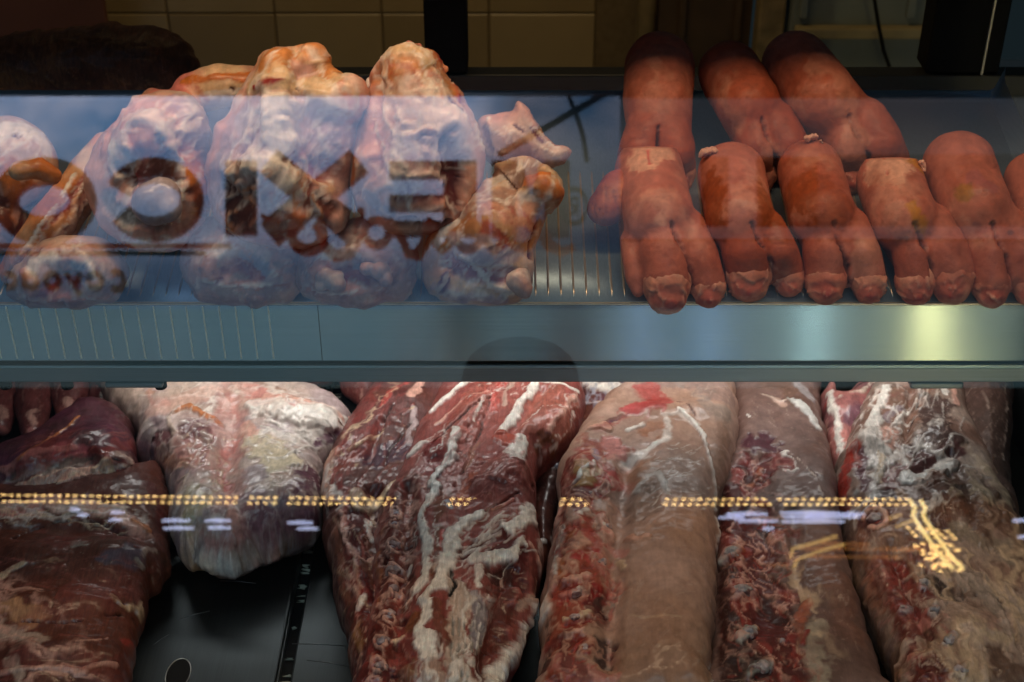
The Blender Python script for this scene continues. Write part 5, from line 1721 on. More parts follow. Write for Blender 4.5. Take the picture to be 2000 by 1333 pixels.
p.streaks([(640, 900), (760, 780), (820, 780), (780, 930), (660, 1000)], -55, 60, 70, 4, "mus2", 12, .5, jit=.15, amp=.0006)
p.streaks([(640, 1000), (740, 1000), (740, 1330), (690, 1330)], 80, 50, 40, 4, "cream", 13, .45, jit=.4, amp=.0008)
p.streaks([(640, 1000), (740, 1000), (740, 1330), (690, 1330)], 70, 40, 40, 6, "red", 14, .4, jit=.5, amp=-.0008)
p.done(MT_NECK, .0007)
tag(o, "purple brown pork neck with a cream rim, overlapped by the red one", "pork neck", "pork necks on the deck")

# main neck
o = inflate("pork_neck", [(930, 690), (870, 765), (836, 830), (803, 888), (786, 940), (768, 972), (748, 1012), (733, 1060), (728, 1130), (724, 1200), (714, 1260), (704, 1333), (700, 1420), (955, 1420), (985, 1340), (1012, 1270), (1032, 1210), (1046, 1165), (1058, 1100), (1050, 1030), (1044, 965), (1046, 925), (1075, 905), (1112, 878), (1136, 830), (1142, 790), (1128, 748), (1110, 690)],
            level(.055), .050, .054, .032, seed=76, lump=.005, lumpf=8, res=.0014)
p = Painter(o, "mus", 76, .25, "mus2", 14)
# top muscles and seams
p.stroke([(1080, 770), (1050, 820), (1090, 840)], 90, (.33, .12, .09), .9, .001).stroke([(940, 770), (900, 830), (860, 880)], 60, (.31, .115, .09), .9, .002)
p.stroke([(1052, 735), (1035, 770), (1012, 795), (990, 830), (975, 850)], 22, "fat", .6, .0025).stroke([(1124, 768), (1098, 800), (1070, 836), (1050, 872)], 12, "pinkfat", .7, .002).stroke([(1060, 745), (1110, 755), (1130, 765)], 9, "fat", .7, .001)
p.stroke([(980, 740), (970, 770), (962, 800)], 22, "bright", .8, .001, a=.8).stroke([(1000, 740), (985, 790)], 14, "pale", .8, a=.7).stroke([(1085, 890), (1060, 850), (1048, 880)], 26, (.22, .085, .05), .9)
p.stroke([(842, 806), (868, 780), (893, 760), (925, 740)], 14, "fat", .6, .0025).stroke([(850, 830), (900, 790), (955, 765)], 8, "pinkfat", .7, .001)
p.stroke([(960, 778), (915, 812), (876, 846), (830, 890)], 7, "dark", .6, -.004, rough=.15).stroke([(957, 788), (935, 845), (918, 890), (900, 926), (888, 950)], 6, "dark", .6, -.004, rough=.15)
p.stroke([(945, 785), (925, 830)], 8, "fat", .6, .001).stroke([(930, 870), (910, 910)], 16, (.35, .17, .12), .8)
p.stroke([(803, 888), (815, 876), (826, 868)], 24, "fat", .6, .003).stroke([(846, 880), (850, 905), (838, 920)], 42, (.24, .05, .045), .7, -.001).stroke([(890, 852), (878, 895), (858, 922), (842, 950)], 18, "fat", .6, .0025).stroke([(868, 915), (858, 935)], 5, "purple", .6, -.001)
p.stroke([(985, 858), (1000, 850)], 44, (.38, .085, .055), .7, .002).stroke([(1022, 852), (1018, 875), (1002, 893)], 34, "fat", .8, .002).stroke([(985, 885), (1000, 870)], 12, "fat", .8)
p.stroke([(940, 930), (990, 915), (1030, 930)], 70, (.30, .105, .085), .9, .002).stroke([(925, 935), (912, 952), (900, 968)], 22, (.45, .13, .08), .8, .001)
p.stroke([(1040, 950), (1010, 962), (975, 985), (945, 1003)], 6, "dark", .6, -.004, rough=.15).stroke([(1042, 958), (1000, 978), (960, 1000)], 8, "rose", .7, .002)
p.stroke([(1000, 1000), (960, 1015), (930, 1025)], 46, (.25, .085, .065), .8, .001).stroke([(1035, 1002), (1020, 1020), (995, 1035)], 40, "fat", .8, .003).stroke([(1035, 985), (1042, 1000)], 8, "fat", .6)
p.stroke([(852, 948), (838, 985), (825, 1012), (826, 1040), (836, 1075), (834, 1120), (822, 1145), (815, 1160)], 20, "fat", .5, .0035).stroke([(866, 960), (862, 1000)], 22, (.30, .13, .10), .8).stroke([(858, 985), (860, 1040), (855, 1105), (848, 1140)], 22, (.19, .07, .045), .8)
p.stroke([(866, 1045), (862, 1080), (858, 1110)], 11, "bright", .8).stroke([(872, 985), (878, 1000)], 12, "blue", .8)
p.stroke([(935, 1008), (910, 1022), (888, 1038), (880, 1070), (874, 1098), (864, 1140), (850, 1165), (834, 1180)], 30, "fat", .6, .0035).stroke([(836, 1180), (838, 1205), (826, 1230), (828, 1265), (832, 1280)], 32, "fat", .6, .003)
p.stroke([(920, 1100), (955, 1090), (998, 1082), (1022, 1062)], 20, "fat", .7, .003).stroke([(905, 1085), (935, 1060), (975, 1045)], 26, (.12, .028, .022), .7, -.002).stroke([(920, 1050), (960, 1030)], 18, "mus", .7).stroke([(960, 1075), (1000, 1060)], 16, "dkred", .7, -.001)
p.stroke([(970, 1115), (1005, 1125)], 46, (.06, .018, .015), .8, -.003).stroke([(985, 1150), (980, 1200), (962, 1260), (940, 1333), (930, 1400)], 66, (.115, .030, .022), .8, -.003).stroke([(985, 1118), (990, 1128)], 12, "tan", .7)
p.stroke([(893, 1150), (904, 1190), (885, 1240), (895, 1290), (905, 1333)], 44, "pale", .8, .002).stroke([(930, 1160), (938, 1200), (930, 1250)], 26, (.26, .22, .23), .8).stroke([(915, 1128), (920, 1150)], 18, "mus", .7).stroke([(932, 1110), (935, 1145)], 14, "fat", .7, .002)
p.stroke([(882, 1120), (888, 1150), (878, 1170)], 8, "black", .7, -.003)
for k in range(4):
    p.stroke([(884 + 13 * k, 1210), (880 + 13 * k, 1260), (890 + 12 * k, 1320)], 5, "grey", .7, -.0015)
p.stroke([(855, 1190), (860, 1240), (858, 1270)], 24, (.20, .07, .05), .8, .001).stroke([(850, 1300), (858, 1340)], 44, "tan", .8, .002).stroke([(815, 1205), (805, 1225)], 28, (.2, .075, .04), .8, .002).stroke([(795, 1310), (790, 1340)], 40, (.22, .10, .06), .8, .002)
p.stroke([(1022, 1075), (1020, 1105), (1018, 1140)], 22, "dkred", .7, -.002).stroke([(1036, 1062), (1050, 1090), (1054, 1120), (1044, 1155), (1030, 1175)], 14, "pinkfat", .6, .002).stroke([(1038, 1095), (1036, 1130)], 12, "mus2", .7)
p.stroke([(1034, 1190), (1022, 1225), (1005, 1265), (985, 1300), (965, 1333), (955, 1380)], 30, "fat", .5, .006).stroke([(1030, 1168), (1015, 1190)], 14, "tan", .7)
# spine side
p.stroke([(800, 935), (775, 1000), (765, 1080), (760, 1180), (735, 1290), (730, 1400)], 62, (.15, .035, .026), .9, -.001)
p.stroke([(812, 960), (805, 1020), (800, 1100), (790, 1180)], 22, (.16, .06, .045), .8).stroke([(778, 985), (745, 1040), (735, 1100), (735, 1180)], 10, "orange", .9, a=.5)
for (x, y, ww) in ((772, 998, 26), (768, 1020, 22), (769, 1061, 32), (769, 1110, 36), (773, 1150, 30), (760, 1200, 30), (742, 1252, 32), (738, 1295, 36), (730, 1330, 30)):
    vertebra(p, x, y, ww, 3)
for (x, y) in ((797, 1058), (799, 1112), (793, 1205), (780, 1258), (790, 1160), (752, 1090), (748, 1168)):
    p.stroke([(x, y)], 26, (.07, .014, .012), .7, -.003)
p.stroke([(799, 1100), (797, 1108)], 12, "fat", .6, .002).stroke([(808, 1150), (795, 1168)], 14, "pinkfat", .6, .002).stroke([(790, 1235), (770, 1245)], 10, "cream", .6, .002)
p.web([(880, 860), (950, 770)], 120, "red", -52, f=50, stretch=9, thr=.05, patch=True, a=.28).web([(1040, 770), (1090, 860)], 140, "red", -45, f=50, stretch=6, thr=.05, patch=True, a=.28).web([(1000, 780), (1090, 830)], 200, "fat", -50, f=42, stretch=6, thr=.78, a=.8, amp=.0015).web([(860, 880), (960, 770)], 150, "fat", -52, f=42, stretch=9, thr=.8, a=.8, amp=.0015).web([(930, 930), (1030, 920)], 110, "red", -28, f=55, stretch=7, thr=.05, patch=True, a=.28).web([(900, 1080), (1020, 1040)], 150, "fat", -32, f=45, stretch=5, thr=.55, a=.9, amp=.002).web([(850, 1000), (850, 1150)], 120, "fat", 95, f=45, stretch=6, thr=.65, a=.9, amp=.002).web([(860, 1180), (900, 1330)], 150, "fat", 95, f=42, stretch=6, thr=.55, a=.85, amp=.002).web([(980, 1130), (950, 1300)], 120, "red", 100, f=55, stretch=7, thr=.12, patch=True, a=.4)
p.stroke([(930, 790), (860, 880)], 60, None, 1, .008).stroke([(1060, 760), (1000, 840)], 30, None, 1, -.006).stroke([(1090, 810), (1070, 880)], 60, None, 1, .006).stroke([(1000, 910), (950, 950)], 70, None, 1, .008).stroke([(800, 950), (785, 1150), (770, 1333)], 40, None, 1, -.010).stroke([(860, 1000), (850, 1250)], 60, None, 1, .007).stroke([(985, 1110), (960, 1300)], 60, None, 1, -.010).stroke([(1030, 1150), (1000, 1300)], 40, None, 1, .006)
p.web([(800, 950), (765, 1100), (740, 1333)], 90, "bright", 80, f=60, stretch=2, thr=.12, patch=True, a=.6).web([(800, 950), (765, 1100), (740, 1333)], 90, "pinkfat", 70, f=60, stretch=2.5, thr=.55, amp=.0015)
p.streaks([(860, 900), (950, 760), (990, 760), (900, 930)], -52, 50, 80, 4, "rose", 15, .5, jit=.1, amp=.0006)
p.streaks([(1000, 760), (1130, 770), (1100, 880), (1010, 850)], -45, 50, 40, 3, "rose", 16, .45, jit=.3, amp=.0005)
p.streaks([(910, 900), (1040, 880), (1040, 950), (930, 990)], -28, 60, 60, 3, "rose", 17, .5, jit=.15, amp=.0006)
p.streaks([(890, 1030), (1040, 1000), (1020, 1090), (900, 1100)], -30, 36, 46, 6, "fat", 18, .6, jit=.25, amp=.001)
p.streaks([(740, 980), (810, 960), (800, 1330), (720, 1330)], 70, 50, 26, 5, "pinkfat", 19, .5, jit=.7, amp=.001)
p.streaks([(740, 980), (810, 960), (800, 1330), (720, 1330)], 30, 40, 22, 6, "dkred", 20, .6, jit=.8, amp=-.001)
p.streaks([(960, 1100), (1010, 1110), (980, 1300), (930, 1330)], 100, 40, 50, 3, "mus2", 21, .35, jit=.15)
p.streaks([(870, 1150), (950, 1150), (930, 1330), (880, 1330)], 95, 30, 50, 4, "fat", 22, .5, jit=.15, amp=.0008)
p.done(MT_NECK, .0006)
for k, (x, y, w_) in enumerate(((772, 998, 22), (769, 1060, 26), (770, 1112, 30), (773, 1150, 24), (760, 1200, 26), (742, 1252, 28), (738, 1297, 32))):
    bone_bit(o, "vertebra", x, y, w_, (.30, .20, .19), 500 + k, -.05)
tag(o, "bright red pork neck with white fat seams and a sawn spine", "pork neck", "pork necks on the deck")

# tan loin
o = inflate("pork_loin", [(1250, 690), (1240, 765), (1192, 802), (1160, 826), (1140, 850), (1120, 880), (1098, 915), (1088, 945), (1092, 985), (1086, 1030), (1077, 1090), (1062, 1150), (1053, 1200), (1058, 1270), (1054, 1333), (1050, 1420), (1372, 1420), (1385, 1333), (1396, 1200), (1401, 1100), (1406, 1000), (1426, 940), (1440, 880), (1441, 810), (1434, 740), (1440, 690)],
            level(.055), .050, .054, .030, seed=77, lump=.005, lumpf=8, res=.0014)
p = Painter(o, "tan", 77, .16, (.36, .22, .155), 10)
p.stroke([(1280, 740), (1350, 750), (1420, 770)], 90, (.30, .20, .165), .9).stroke([(1405, 800), (1415, 860), (1408, 930), (1400, 1000)], 44, (.30, .185, .135), .9)
p.stroke([(1325, 806), (1352, 822), (1374, 853), (1388, 901), (1397, 960), (1400, 1025), (1400, 1133), (1397, 1230), (1388, 1333), (1385, 1400)], 9, "fat", .5, .0022, rough=.1, warp=.3)
p.stroke([(1300, 815), (1330, 810), (1360, 830)], 16, "fat", 1.3, .0006, a=.6).stroke([(1320, 790), (1345, 800), (1358, 815)], 4, "brown", .6, -.001)
p.stroke([(1262, 758), (1285, 790)], 54, (.36, .10, .085), .9).stroke([(1228, 798), (1262, 792), (1290, 802)], 40, (.42, .09, .085), .9, .001).stroke([(1180, 830), (1215, 812)], 22, "dkred", .8, a=.7).stroke([(1192, 826), (1205, 822)], 10, "purple", .7)
p.stroke([(1156, 838), (1178, 832), (1195, 842)], 22, "skinpale", .7, .003).stroke([(1228, 844), (1242, 838), (1255, 832)], 15, "fat", .7, .002)
p.stroke([(1306, 822), (1306, 850), (1288, 868), (1250, 886), (1216, 899)], 20, "fat", 1.3, .001, a=.75).stroke([(1262, 880), (1290, 862)], 12, "fat", .8).stroke([(1270, 845), (1285, 835)], 46, (.36, .17, .10), .9)
p.stroke([(1260, 895), (1266, 910), (1272, 924)], 15, "fat", 1.3, .0006, a=.6).stroke([(1240, 955), (1262, 936), (1284, 937), (1296, 960), (1306, 978)], 16, "fat", 1.3, .0006, a=.6)
p.stroke([(1250, 975), (1255, 1000)], 70, (.22, .14, .10), 1, -.001, a=.6).stroke([(1225, 925), (1255, 915)], 56, (.40, .20, .12), .9, a=.8)
# spine side of the loin
p.stroke([(1170, 870), (1140, 920), (1125, 985), (1125, 1060), (1120, 1140), (1110, 1220), (1115, 1300), (1120, 1400)], 92, (.30, .085, .055), .9, -.001)
p.stroke([(1112, 905), (1100, 935), (1102, 970)], 34, (.21, .055, .04), .8, .001).stroke([(1135, 900), (1140, 950)], 34, (.34, .19, .08), .8, .001).stroke([(1163, 962), (1185, 950), (1195, 930)], 40, "bright", .8).stroke([(1190, 860), (1200, 890)], 34, "rose", .9)
p.stroke([(1120, 950), (1140, 925), (1160, 905)], 8, "fat", .6, .002).stroke([(1145, 930), (1165, 920)], 18, "cream", .8).stroke([(1160, 880), (1170, 900)], 18, "blue", .8, a=.5)
p.stroke([(1170, 960), (1182, 940), (1192, 962), (1178, 975)], 7, "pinkfat", .6, .003).stroke([(1096, 990), (1090, 1015), (1086, 1028)], 16, "pinkfat", .7, .002).stroke([(1110, 1005), (1120, 1020)], 30, "tan", .8, .002).stroke([(1135, 1010), (1150, 1000)], 16, "fat", .7, .002)
p.stroke([(1084, 1032), (1105, 1035), (1130, 1038)], 5, "red", .6, -.002).stroke([(1100, 1035), (1092, 1075), (1080, 1130), (1068, 1185), (1062, 1210)], 24, "fat", .5, .003).stroke([(1112, 1045), (1102, 1090), (1092, 1150)], 16, "orange", .9, a=.6)
p.stroke([(1120, 1065), (1138, 1055)], 44, "skinpale", .8, .001).stroke([(1140, 1092), (1160, 1085)], 40, (.36, .045, .04), .8).stroke([(1150, 1040), (1175, 1060)], 30, "bright", .8, a=.7)
for pts in (((1178, 1010), (1184, 1030), (1192, 1046)), ((1172, 1088), (1180, 1100), (1178, 1110))):
    p.stroke(pts, 24, "pinkfat", .6, .003).stroke([pts[1]], 12, "fat", .6, .001)
p.stroke([(1222, 1045), (1240, 1058), (1258, 1052)], 14, "skinpale", .6, .003).stroke([(1205, 1080), (1218, 1105)], 12, "cream", .7, .002).stroke([(1190, 1060), (1215, 1075)], 30, "rose", .9, a=.6)
for k, (y, xx) in enumerate(((1128, 1122), (1155, 1120), (1203, 1128), (1235, 1120))):
    p.stroke([(xx - 24, y + 6), (xx, y), (xx + 24, y - 6)], 13, "pinkfat" if k != 2 else "cream", .7, .0025).stroke([(xx - 26, y + 18), (xx + 24, y + 8)], 12, (.20, .03, .025), .7, -.002)
p.stroke([(1118, 1156), (1128, 1152)], 9, "fat", .6, .001).stroke([(1177, 1160), (1172, 1185)], 34, (.07, .03, .025), .8, -.003).stroke([(1190, 1135), (1205, 1160), (1200, 1180)], 16, "grey", .8, a=.7).stroke([(1182, 1250), (1180, 1275)], 36, (.08, .05, .045), .8, -.003).stroke([(1195, 1240), (1185, 1290)], 8, "pale", .8, a=.6)
p.stroke([(1150, 1180), (1160, 1150)], 34, (.24, .03, .026), .8).stroke([(1135, 1262), (1142, 1270)], 26, "red", .7, .003).stroke([(1105, 1290), (1140, 1310), (1170, 1330)], 60, "rose", .9, .001, a=.8).stroke([(1070, 1220), (1066, 1300), (1062, 1400)], 24, (.09, .045, .035), .9)
p.stroke([(1212, 1120), (1205, 1180), (1190, 1220), (1200, 1330)], 6, "pinkfat", .8, .001, a=.6)
p.stroke([(1234, 1206), (1280, 1216), (1330, 1220)], 7, "cream", 1.2, a=.35)
p.web([(1330, 860), (1320, 1250)], 260, (.33, .20, .15), 75, f=16, stretch=3, thr=.0, patch=True, a=.5).web([(1300, 760), (1420, 800)], 120, "grey", 30, f=40, stretch=2, thr=.1, patch=True, a=.5)
p.web([(1160, 900), (1130, 1050), (1120, 1300)], 130, "bright", 70, f=55, stretch=2, thr=.1, patch=True, a=.7).web([(1160, 900), (1130, 1050), (1120, 1300)], 130, "dkred", 40, f=55, stretch=2, thr=.1, patch=True, a=.8, amp=-.002, seed=2).web([(1160, 900), (1130, 1050), (1120, 1300)], 130, "skinpale", 60, f=50, stretch=3, thr=.5, a=.85, amp=.002, seed=3).web([(1190, 820), (1270, 790)], 80, "red", -20, f=60, stretch=3, thr=.05, patch=True)
p.stroke([(1310, 900), (1310, 1250)], 120, None, 1, .010).stroke([(1225, 900), (1200, 1100), (1190, 1300)], 40, None, 1, -.010).stroke([(1280, 800), (1360, 800)], 60, None, 1, .006).stroke([(1140, 900), (1120, 1100)], 50, None, 1, .006).stroke([(1270, 880), (1240, 900)], 40, None, 1, -.004)
p.streaks([(1270, 860), (1380, 880), (1395, 1000), (1290, 1000)], -20, 70, 34, 2.5, "fat", 23, .55, jit=.25)
p.streaks([(1240, 1000), (1390, 1000), (1380, 1330), (1220, 1330)], -18, 60, 30, 2.5, "pale", 24, .35, jit=.5)
p.streaks([(1290, 745), (1430, 745), (1430, 900), (1350, 830)], 10, 50, 14, 2.5, "pale", 25, .4, jit=1.2)
p.streaks([(1100, 900), (1200, 870), (1200, 1330), (1090, 1330)], -20, 70, 26, 6, "bright", 26, .5, jit=.7, amp=-.0008)
p.streaks([(1100, 900), (1200, 870), (1200, 1330), (1090, 1330)], -30, 70, 22, 4, "skinpale", 27, .6, jit=.8, amp=.0014)
p.streaks([(1100, 900), (1200, 870), (1200, 1330), (1090, 1330)], 60, 40, 22, 5, "dkred", 28, .5, jit=.8, amp=-.0014)
p.done(MT_LOIN, .0004)
for k, (x, y, w_) in enumerate(((1186, 1028, 26), (1178, 1096, 24), (1126, 1153, 22), (1120, 1204, 24), (1142, 1264, 24), (1150, 962, 20))):
    bone_bit(o, "rib_end", x, y, w_, (.40, .27, .23), 520 + k, -.05)
tag(o, "tan pork loin with a ragged red spine edge and thin white fat line", "pork loin", "pork loins on the deck")

# second loin
o = inflate("pork_loin", [(1430, 690), (1425, 800), (1425, 880), (1405, 960), (1392, 1050), (1390, 1150), (1385, 1300), (1380, 1420), (1745, 1420), (1718, 1333), (1692, 1240), (1662, 1160), (1642, 1080), (1638, 1000), (1628, 945), (1618, 880), (1600, 810), (1592, 690)],
            level(.045), .038, .044, .03, seed=78, lump=.005, lumpf=8, res=.0015)
p = Painter(o, (.23, .15, .128), 78, .18, (.17, .105, .088), 14)
p.stroke([(1500, 750), (1535, 755), (1550, 780)], 50, (.17, .10, .075), .8, .001).stroke([(1515, 782), (1530, 790)], 16, "tan", .8).stroke([(1480, 765), (1520, 785), (1545, 782)], 5, "pale", .7, .001).stroke([(1560, 750), (1585, 780)], 34, (.33, .29, .28), .9)
p.stroke([(1548, 780), (1570, 798), (1586, 816), (1594, 832)], 22, (.58, .56, .52), .6, .002).stroke([(1530, 885), (1538, 905), (1542, 920)], 24, "fat", .7, .002).stroke([(1556, 900), (1585, 935), (1604, 975), (1606, 1000)], 5, "pale", .7, .001)
p.stroke([(1462, 815), (1460, 808)], 5, "fat", .5)
p.stroke([(1470, 860), (1500, 872)], 60, (.10, .03, .04), .9, -.002).stroke([(1450, 900), (1480, 930), (1510, 900)], 60, (.22, .05, .045), .9, -.002).stroke([(1490, 905), (1480, 925), (1462, 935)], 16, "orange", .9, .002, a=.5).stroke([(1470, 985), (1490, 975)], 40, (.24, .05, .03), .9)
p.stroke([(1425, 960), (1450, 1010), (1480, 1090), (1500, 1180), (1525, 1260), (1540, 1400)], 110, (.11, .022, .018), .9, -.002).stroke([(1415, 1100), (1420, 1220), (1430, 1340)], 50, (.06, .022, .018), .9, -.002)
for (x, y) in ((1424, 1080), (1452, 1152), (1464, 1232), (1482, 1302)):
    p.stroke([(x - 14, y + 12), (x, y - 4), (x + 16, y - 10)], 24, (.34, .34, .32), .7, .003).stroke([(x - 14, y + 4), (x + 10, y - 6)], 8, (.13, .17, .20), .7).stroke([(x - 10, y + 20), (x + 14, y + 8)], 12, (.05, .02, .02), .7, -.003)
    p.stroke([(x + 14, y - 18), (x + 26, y - 10)], 12, "orange", .8, .002, a=.6)
p.stroke([(1560, 1130), (1568, 1165), (1590, 1195)], 12, "cream", .8, a=.7).stroke([(1575, 1175), (1560, 1215), (1575, 1250)], 22, (.36, .13, .08), .9, .001).stroke([(1600, 1222), (1598, 1250), (1602, 1330)], 50, (.42, .36, .28), 1, a=.8).stroke([(1572, 1255), (1580, 1235)], 14, "red", .7, .002)
p.stroke([(1530, 1250)], 12, "blue", .6, .002).stroke([(1530, 1050), (1545, 1100)], 14, "pinkfat", .9, a=.4)
p.stroke([(1610, 1100), (1640, 1160), (1668, 1240)], 60, (.22, .115, .085), 1, a=.8)
p.web([(1520, 800), (1590, 950), (1640, 1200)], 200, (.17, .095, .075), 60, f=26, stretch=2.5, thr=.06, patch=True, a=.6).web([(1460, 920), (1480, 1100), (1510, 1300)], 150, "bright", 60, f=60, stretch=2.2, thr=.16, patch=True, a=.55).web([(1460, 920), (1480, 1100), (1510, 1300)], 150, "pinkfat", 50, f=55, stretch=3, thr=.62, amp=.0018).web([(1460, 920), (1480, 1100), (1510, 1300)], 150, "black", 40, f=60, stretch=2, thr=.14, patch=True, a=.7, amp=-.003, seed=5).web([(1560, 1130), (1600, 1330)], 90, "cream", 75, f=40, stretch=3, thr=.3, a=.7)
p.stroke([(1590, 900), (1640, 1150)], 90, None, 1, .008).stroke([(1470, 900), (1500, 1200)], 80, None, 1, -.010).stroke([(1550, 1000), (1560, 1200)], 30, None, 1, -.005)
p.streaks([(1440, 760), (1600, 830), (1610, 1000), (1540, 960)], 40, 40, 24, 2.5, "pale", 29, .4, jit=.6)
p.streaks([(1410, 900), (1530, 900), (1570, 1333), (1420, 1333)], 50, 90, 22, 5, (.34, .06, .045), 30, .5, jit=.9, amp=-.001)
p.streaks([(1410, 900), (1530, 900), (1570, 1333), (1420, 1333)], -30, 60, 18, 3, "pinkfat", 31, .5, jit=.8, amp=.0014)
p.streaks([(1560, 1000), (1640, 1080), (1690, 1300), (1600, 1200)], 30, 40, 12, 2.5, "pale", 32, .35, jit=.8)
p.done(MT_LOIN, .0005)
for k, (x, y, w_) in enumerate(((1424, 1078, 38), (1452, 1150, 40), (1464, 1230, 40), (1484, 1300, 38))):
    bone_bit(o, "vertebra", x, y, w_, (.33, .33, .32), 540 + k, .0)
tag(o, "greyish loin with bluish vertebrae in dark blood, between tan loin and bony rack", "pork loin", "pork loins on the deck")

# small fatty pieces
o = inflate("meat_trimming", [(1604, 800), (1612, 768), (1628, 756), (1642, 790), (1670, 760), (1700, 720), (1790, 700), (1730, 790), (1690, 850), (1660, 930), (1640, 950), (1622, 890)], level(.05), .03, .03, .035, seed=79, lump=.005)
p = Painter(o, (.24, .10, .10), 79, .3, "rose", 20)
p.stroke([(1620, 770), (1628, 800), (1640, 850), (1650, 900)], 22, "fat", .7, .002).stroke([(1608, 800), (1622, 860), (1640, 930)], 9, "pinkfat", .7, .002).stroke([(1615, 780), (1612, 800)], 8, "red", .7)
p.stroke([(1640, 775), (1680, 765), (1710, 745)], 10, "pale", .7, .002).stroke([(1650, 760), (1700, 740)], 12, "dkred", .7).stroke([(1660, 820), (1680, 800)], 40, (.20, .09, .11), .9)
p.done(MT_RACK, .0006)
tag(o, "narrow fat edged scrap standing left of the bony rack under the shelf", "meat", "pieces wedged behind the necks and loins")

# right dark side piece
o = inflate("rib_meat", [(1858, 700), (1962, 700), (1975, 850), (1972, 950), (2000, 1060), (2060, 1200), (2060, 1420), (1960, 1420), (1900, 1100), (1870, 900)], level(.05), .05, .045, .05, seed=80, lump=.005, lumpf=8)
p = Painter(o, (.12, .075, .06), 80, .25, (.15, .09, .075), 16)
p.stroke([(1962, 740), (1966, 830), (1960, 900)], 6, "pale", .7, .001).stroke([(1900, 900), (1930, 950)], 46, (.26, .2, .15), 1).stroke([(1960, 960), (1955, 1010)], 30, "tan", .9, .002)
p.stroke([(1985, 1090), (2000, 1180), (2010, 1330)], 60, "tan2", 1, .001)
p.streaks([(1880, 740), (1970, 740), (1980, 1000), (1900, 1000)], 85, 40, 40, 3, "pale", 33, .4, jit=.5)
p.done(MT_RACK, .0006)
tag(o, "dim brown side of meat against the right wall of the case", "meat")

# bony rack
o = inflate("pork_rack", [(1740, 690), (1715, 745), (1690, 790), (1668, 835), (1650, 880), (1630, 935), (1625, 975), (1640, 1015), (1660, 1080), (1672, 1130), (1692, 1185), (1722, 1250), (1750, 1320), (1775, 1420), (2060, 1420), (2060, 1230), (2000, 1080), (1970, 1010), (1930, 920), (1890, 830), (1876, 760), (1868, 690)],
            level(.055), .048, .054, .032, seed=81, lump=.005, lumpf=8, res=.0015)
p = Painter(o, (.25, .15, .115), 81, .3, (.36, .27, .22), 26)
p.stroke([(1757, 765), (1760, 790)], 56, (.24, .15, .11), .7, .002).stroke([(1735, 755), (1720, 790), (1700, 830)], 26, "fat", .8, .002).stroke([(1790, 745), (1800, 770), (1780, 800), (1745, 830)], 12, "fat", .7, .003).stroke([(1730, 815), (1760, 800)], 26, (.30, .23, .23), .8)
p.stroke([(1815, 755), (1800, 785), (1780, 830), (1765, 870)], 26, (.25, .14, .10), .8, .001).stroke([(1830, 790), (1825, 830), (1840, 860), (1800, 880)], 70, (.105, .060, .050), .8, .001).stroke([(1800, 760), (1790, 800), (1770, 850)], 4, "dark", .7, -.003)
p.stroke([(1790, 905), (1830, 890), (1865, 880)], 40, (.12, .05, .045), .8).stroke([(1860, 745), (1868, 790)], 16, "pinkfat", .8, .001).stroke([(1830, 745), (1850, 770)], 14, "fat", .8)
p.stroke([(1700, 850), (1715, 875), (1700, 900)], 56, "fat", .9, .002, a=.85).stroke([(1730, 845), (1735, 870)], 30, "pinkfat", .9).stroke([(1685, 880), (1684, 920), (1694, 955)], 24, (.16, .07, .075), .7, -.001).stroke([(1720, 890), (1715, 940)], 14, "cream", .7, .001)
p.stroke([(1668, 880), (1655, 920), (1645, 955), (1650, 985)], 44, (.34, .045, .03), .8).stroke([(1660, 840), (1670, 870)], 16, "mus2", .8).stroke([(1660, 960), (1665, 990)], 24, "skinpale", .8, a=.7)
p.stroke([(1748, 915), (1740, 945)], 46, (.20, .07, .06), .8).stroke([(1770, 940), (1790, 930), (1815, 925), (1850, 905)], 40, "fat", .7, .003).stroke([(1800, 950), (1830, 935)], 40, "pale", .8, .002).stroke([(1732, 905), (1735, 930), (1728, 955)], 3, "fat", .5, .001)
p.stroke([(1845, 965), (1870, 985), (1850, 1010)], 100, (.15, .065, .04), .8, .003).stroke([(1855, 968)], 12, "cream", .7).stroke([(1810, 1000), (1830, 1040)], 50, (.11, .05, .035), .9).stroke([(1900, 930), (1930, 980), (1925, 1030)], 46, (.34, .24, .18), .8, .003)
p.stroke([(1712, 970), (1735, 965)], 34, (.10, .06, .06), .8, -.001).stroke([(1760, 960), (1770, 990)], 26, (.3, .15, .08), .8)
vertebra(p, 1710, 1012, 56, 5)
p.stroke([(1688, 1005), (1698, 990), (1715, 992)], 7, "blue", .6, .002)
p.stroke([(1880, 1040), (1930, 1060), (1990, 1090)], 60, (.28, .22, .17), 1).stroke([(1664, 1075), (1674, 1125), (1692, 1170), (1724, 1235), (1748, 1280), (1765, 1330)], 18, (.36, .22, .14), .7, .003).stroke([(1680, 1050), (1700, 1130), (1725, 1190)], 26, (.27, .13, .09), .8).stroke([(1720, 1110), (1735, 1150)], 8, "pale", .7, .001)
p.stroke([(1830, 1130), (1860, 1160)], 60, (.05, .035, .03), .9, -.004)
p.stroke([(1770, 1100), (1780, 1180), (1805, 1260), (1835, 1340), (1850, 1400)], 90, (.17, .045, .035), .9, -.002)
for (x, y, c_, ww) in ((1772, 1143, (.13, .07, .05), 36), (1790, 1190, (.22, .045, .04), 34), (1805, 1245, (.13, .05, .04), 40), (1830, 1300, (.12, .03, .025), 44), (1800, 1215, "rose", 20), (1790, 1275, "rose", 30)):
    p.stroke([(x - 8, y), (x + 10, y + 3)], ww, c_, .7, .001)
for (x, y) in ((1808, 1140), (1828, 1192), (1856, 1252), (1878, 1308), (1764, 1186)):
    p.stroke([(x - 6, y + 8), (x + 5, y - 8)], 18, (.42, .42, .44), .6, .003).stroke([(x - 6, y + 14)], 10, "dkred", .7, -.002)
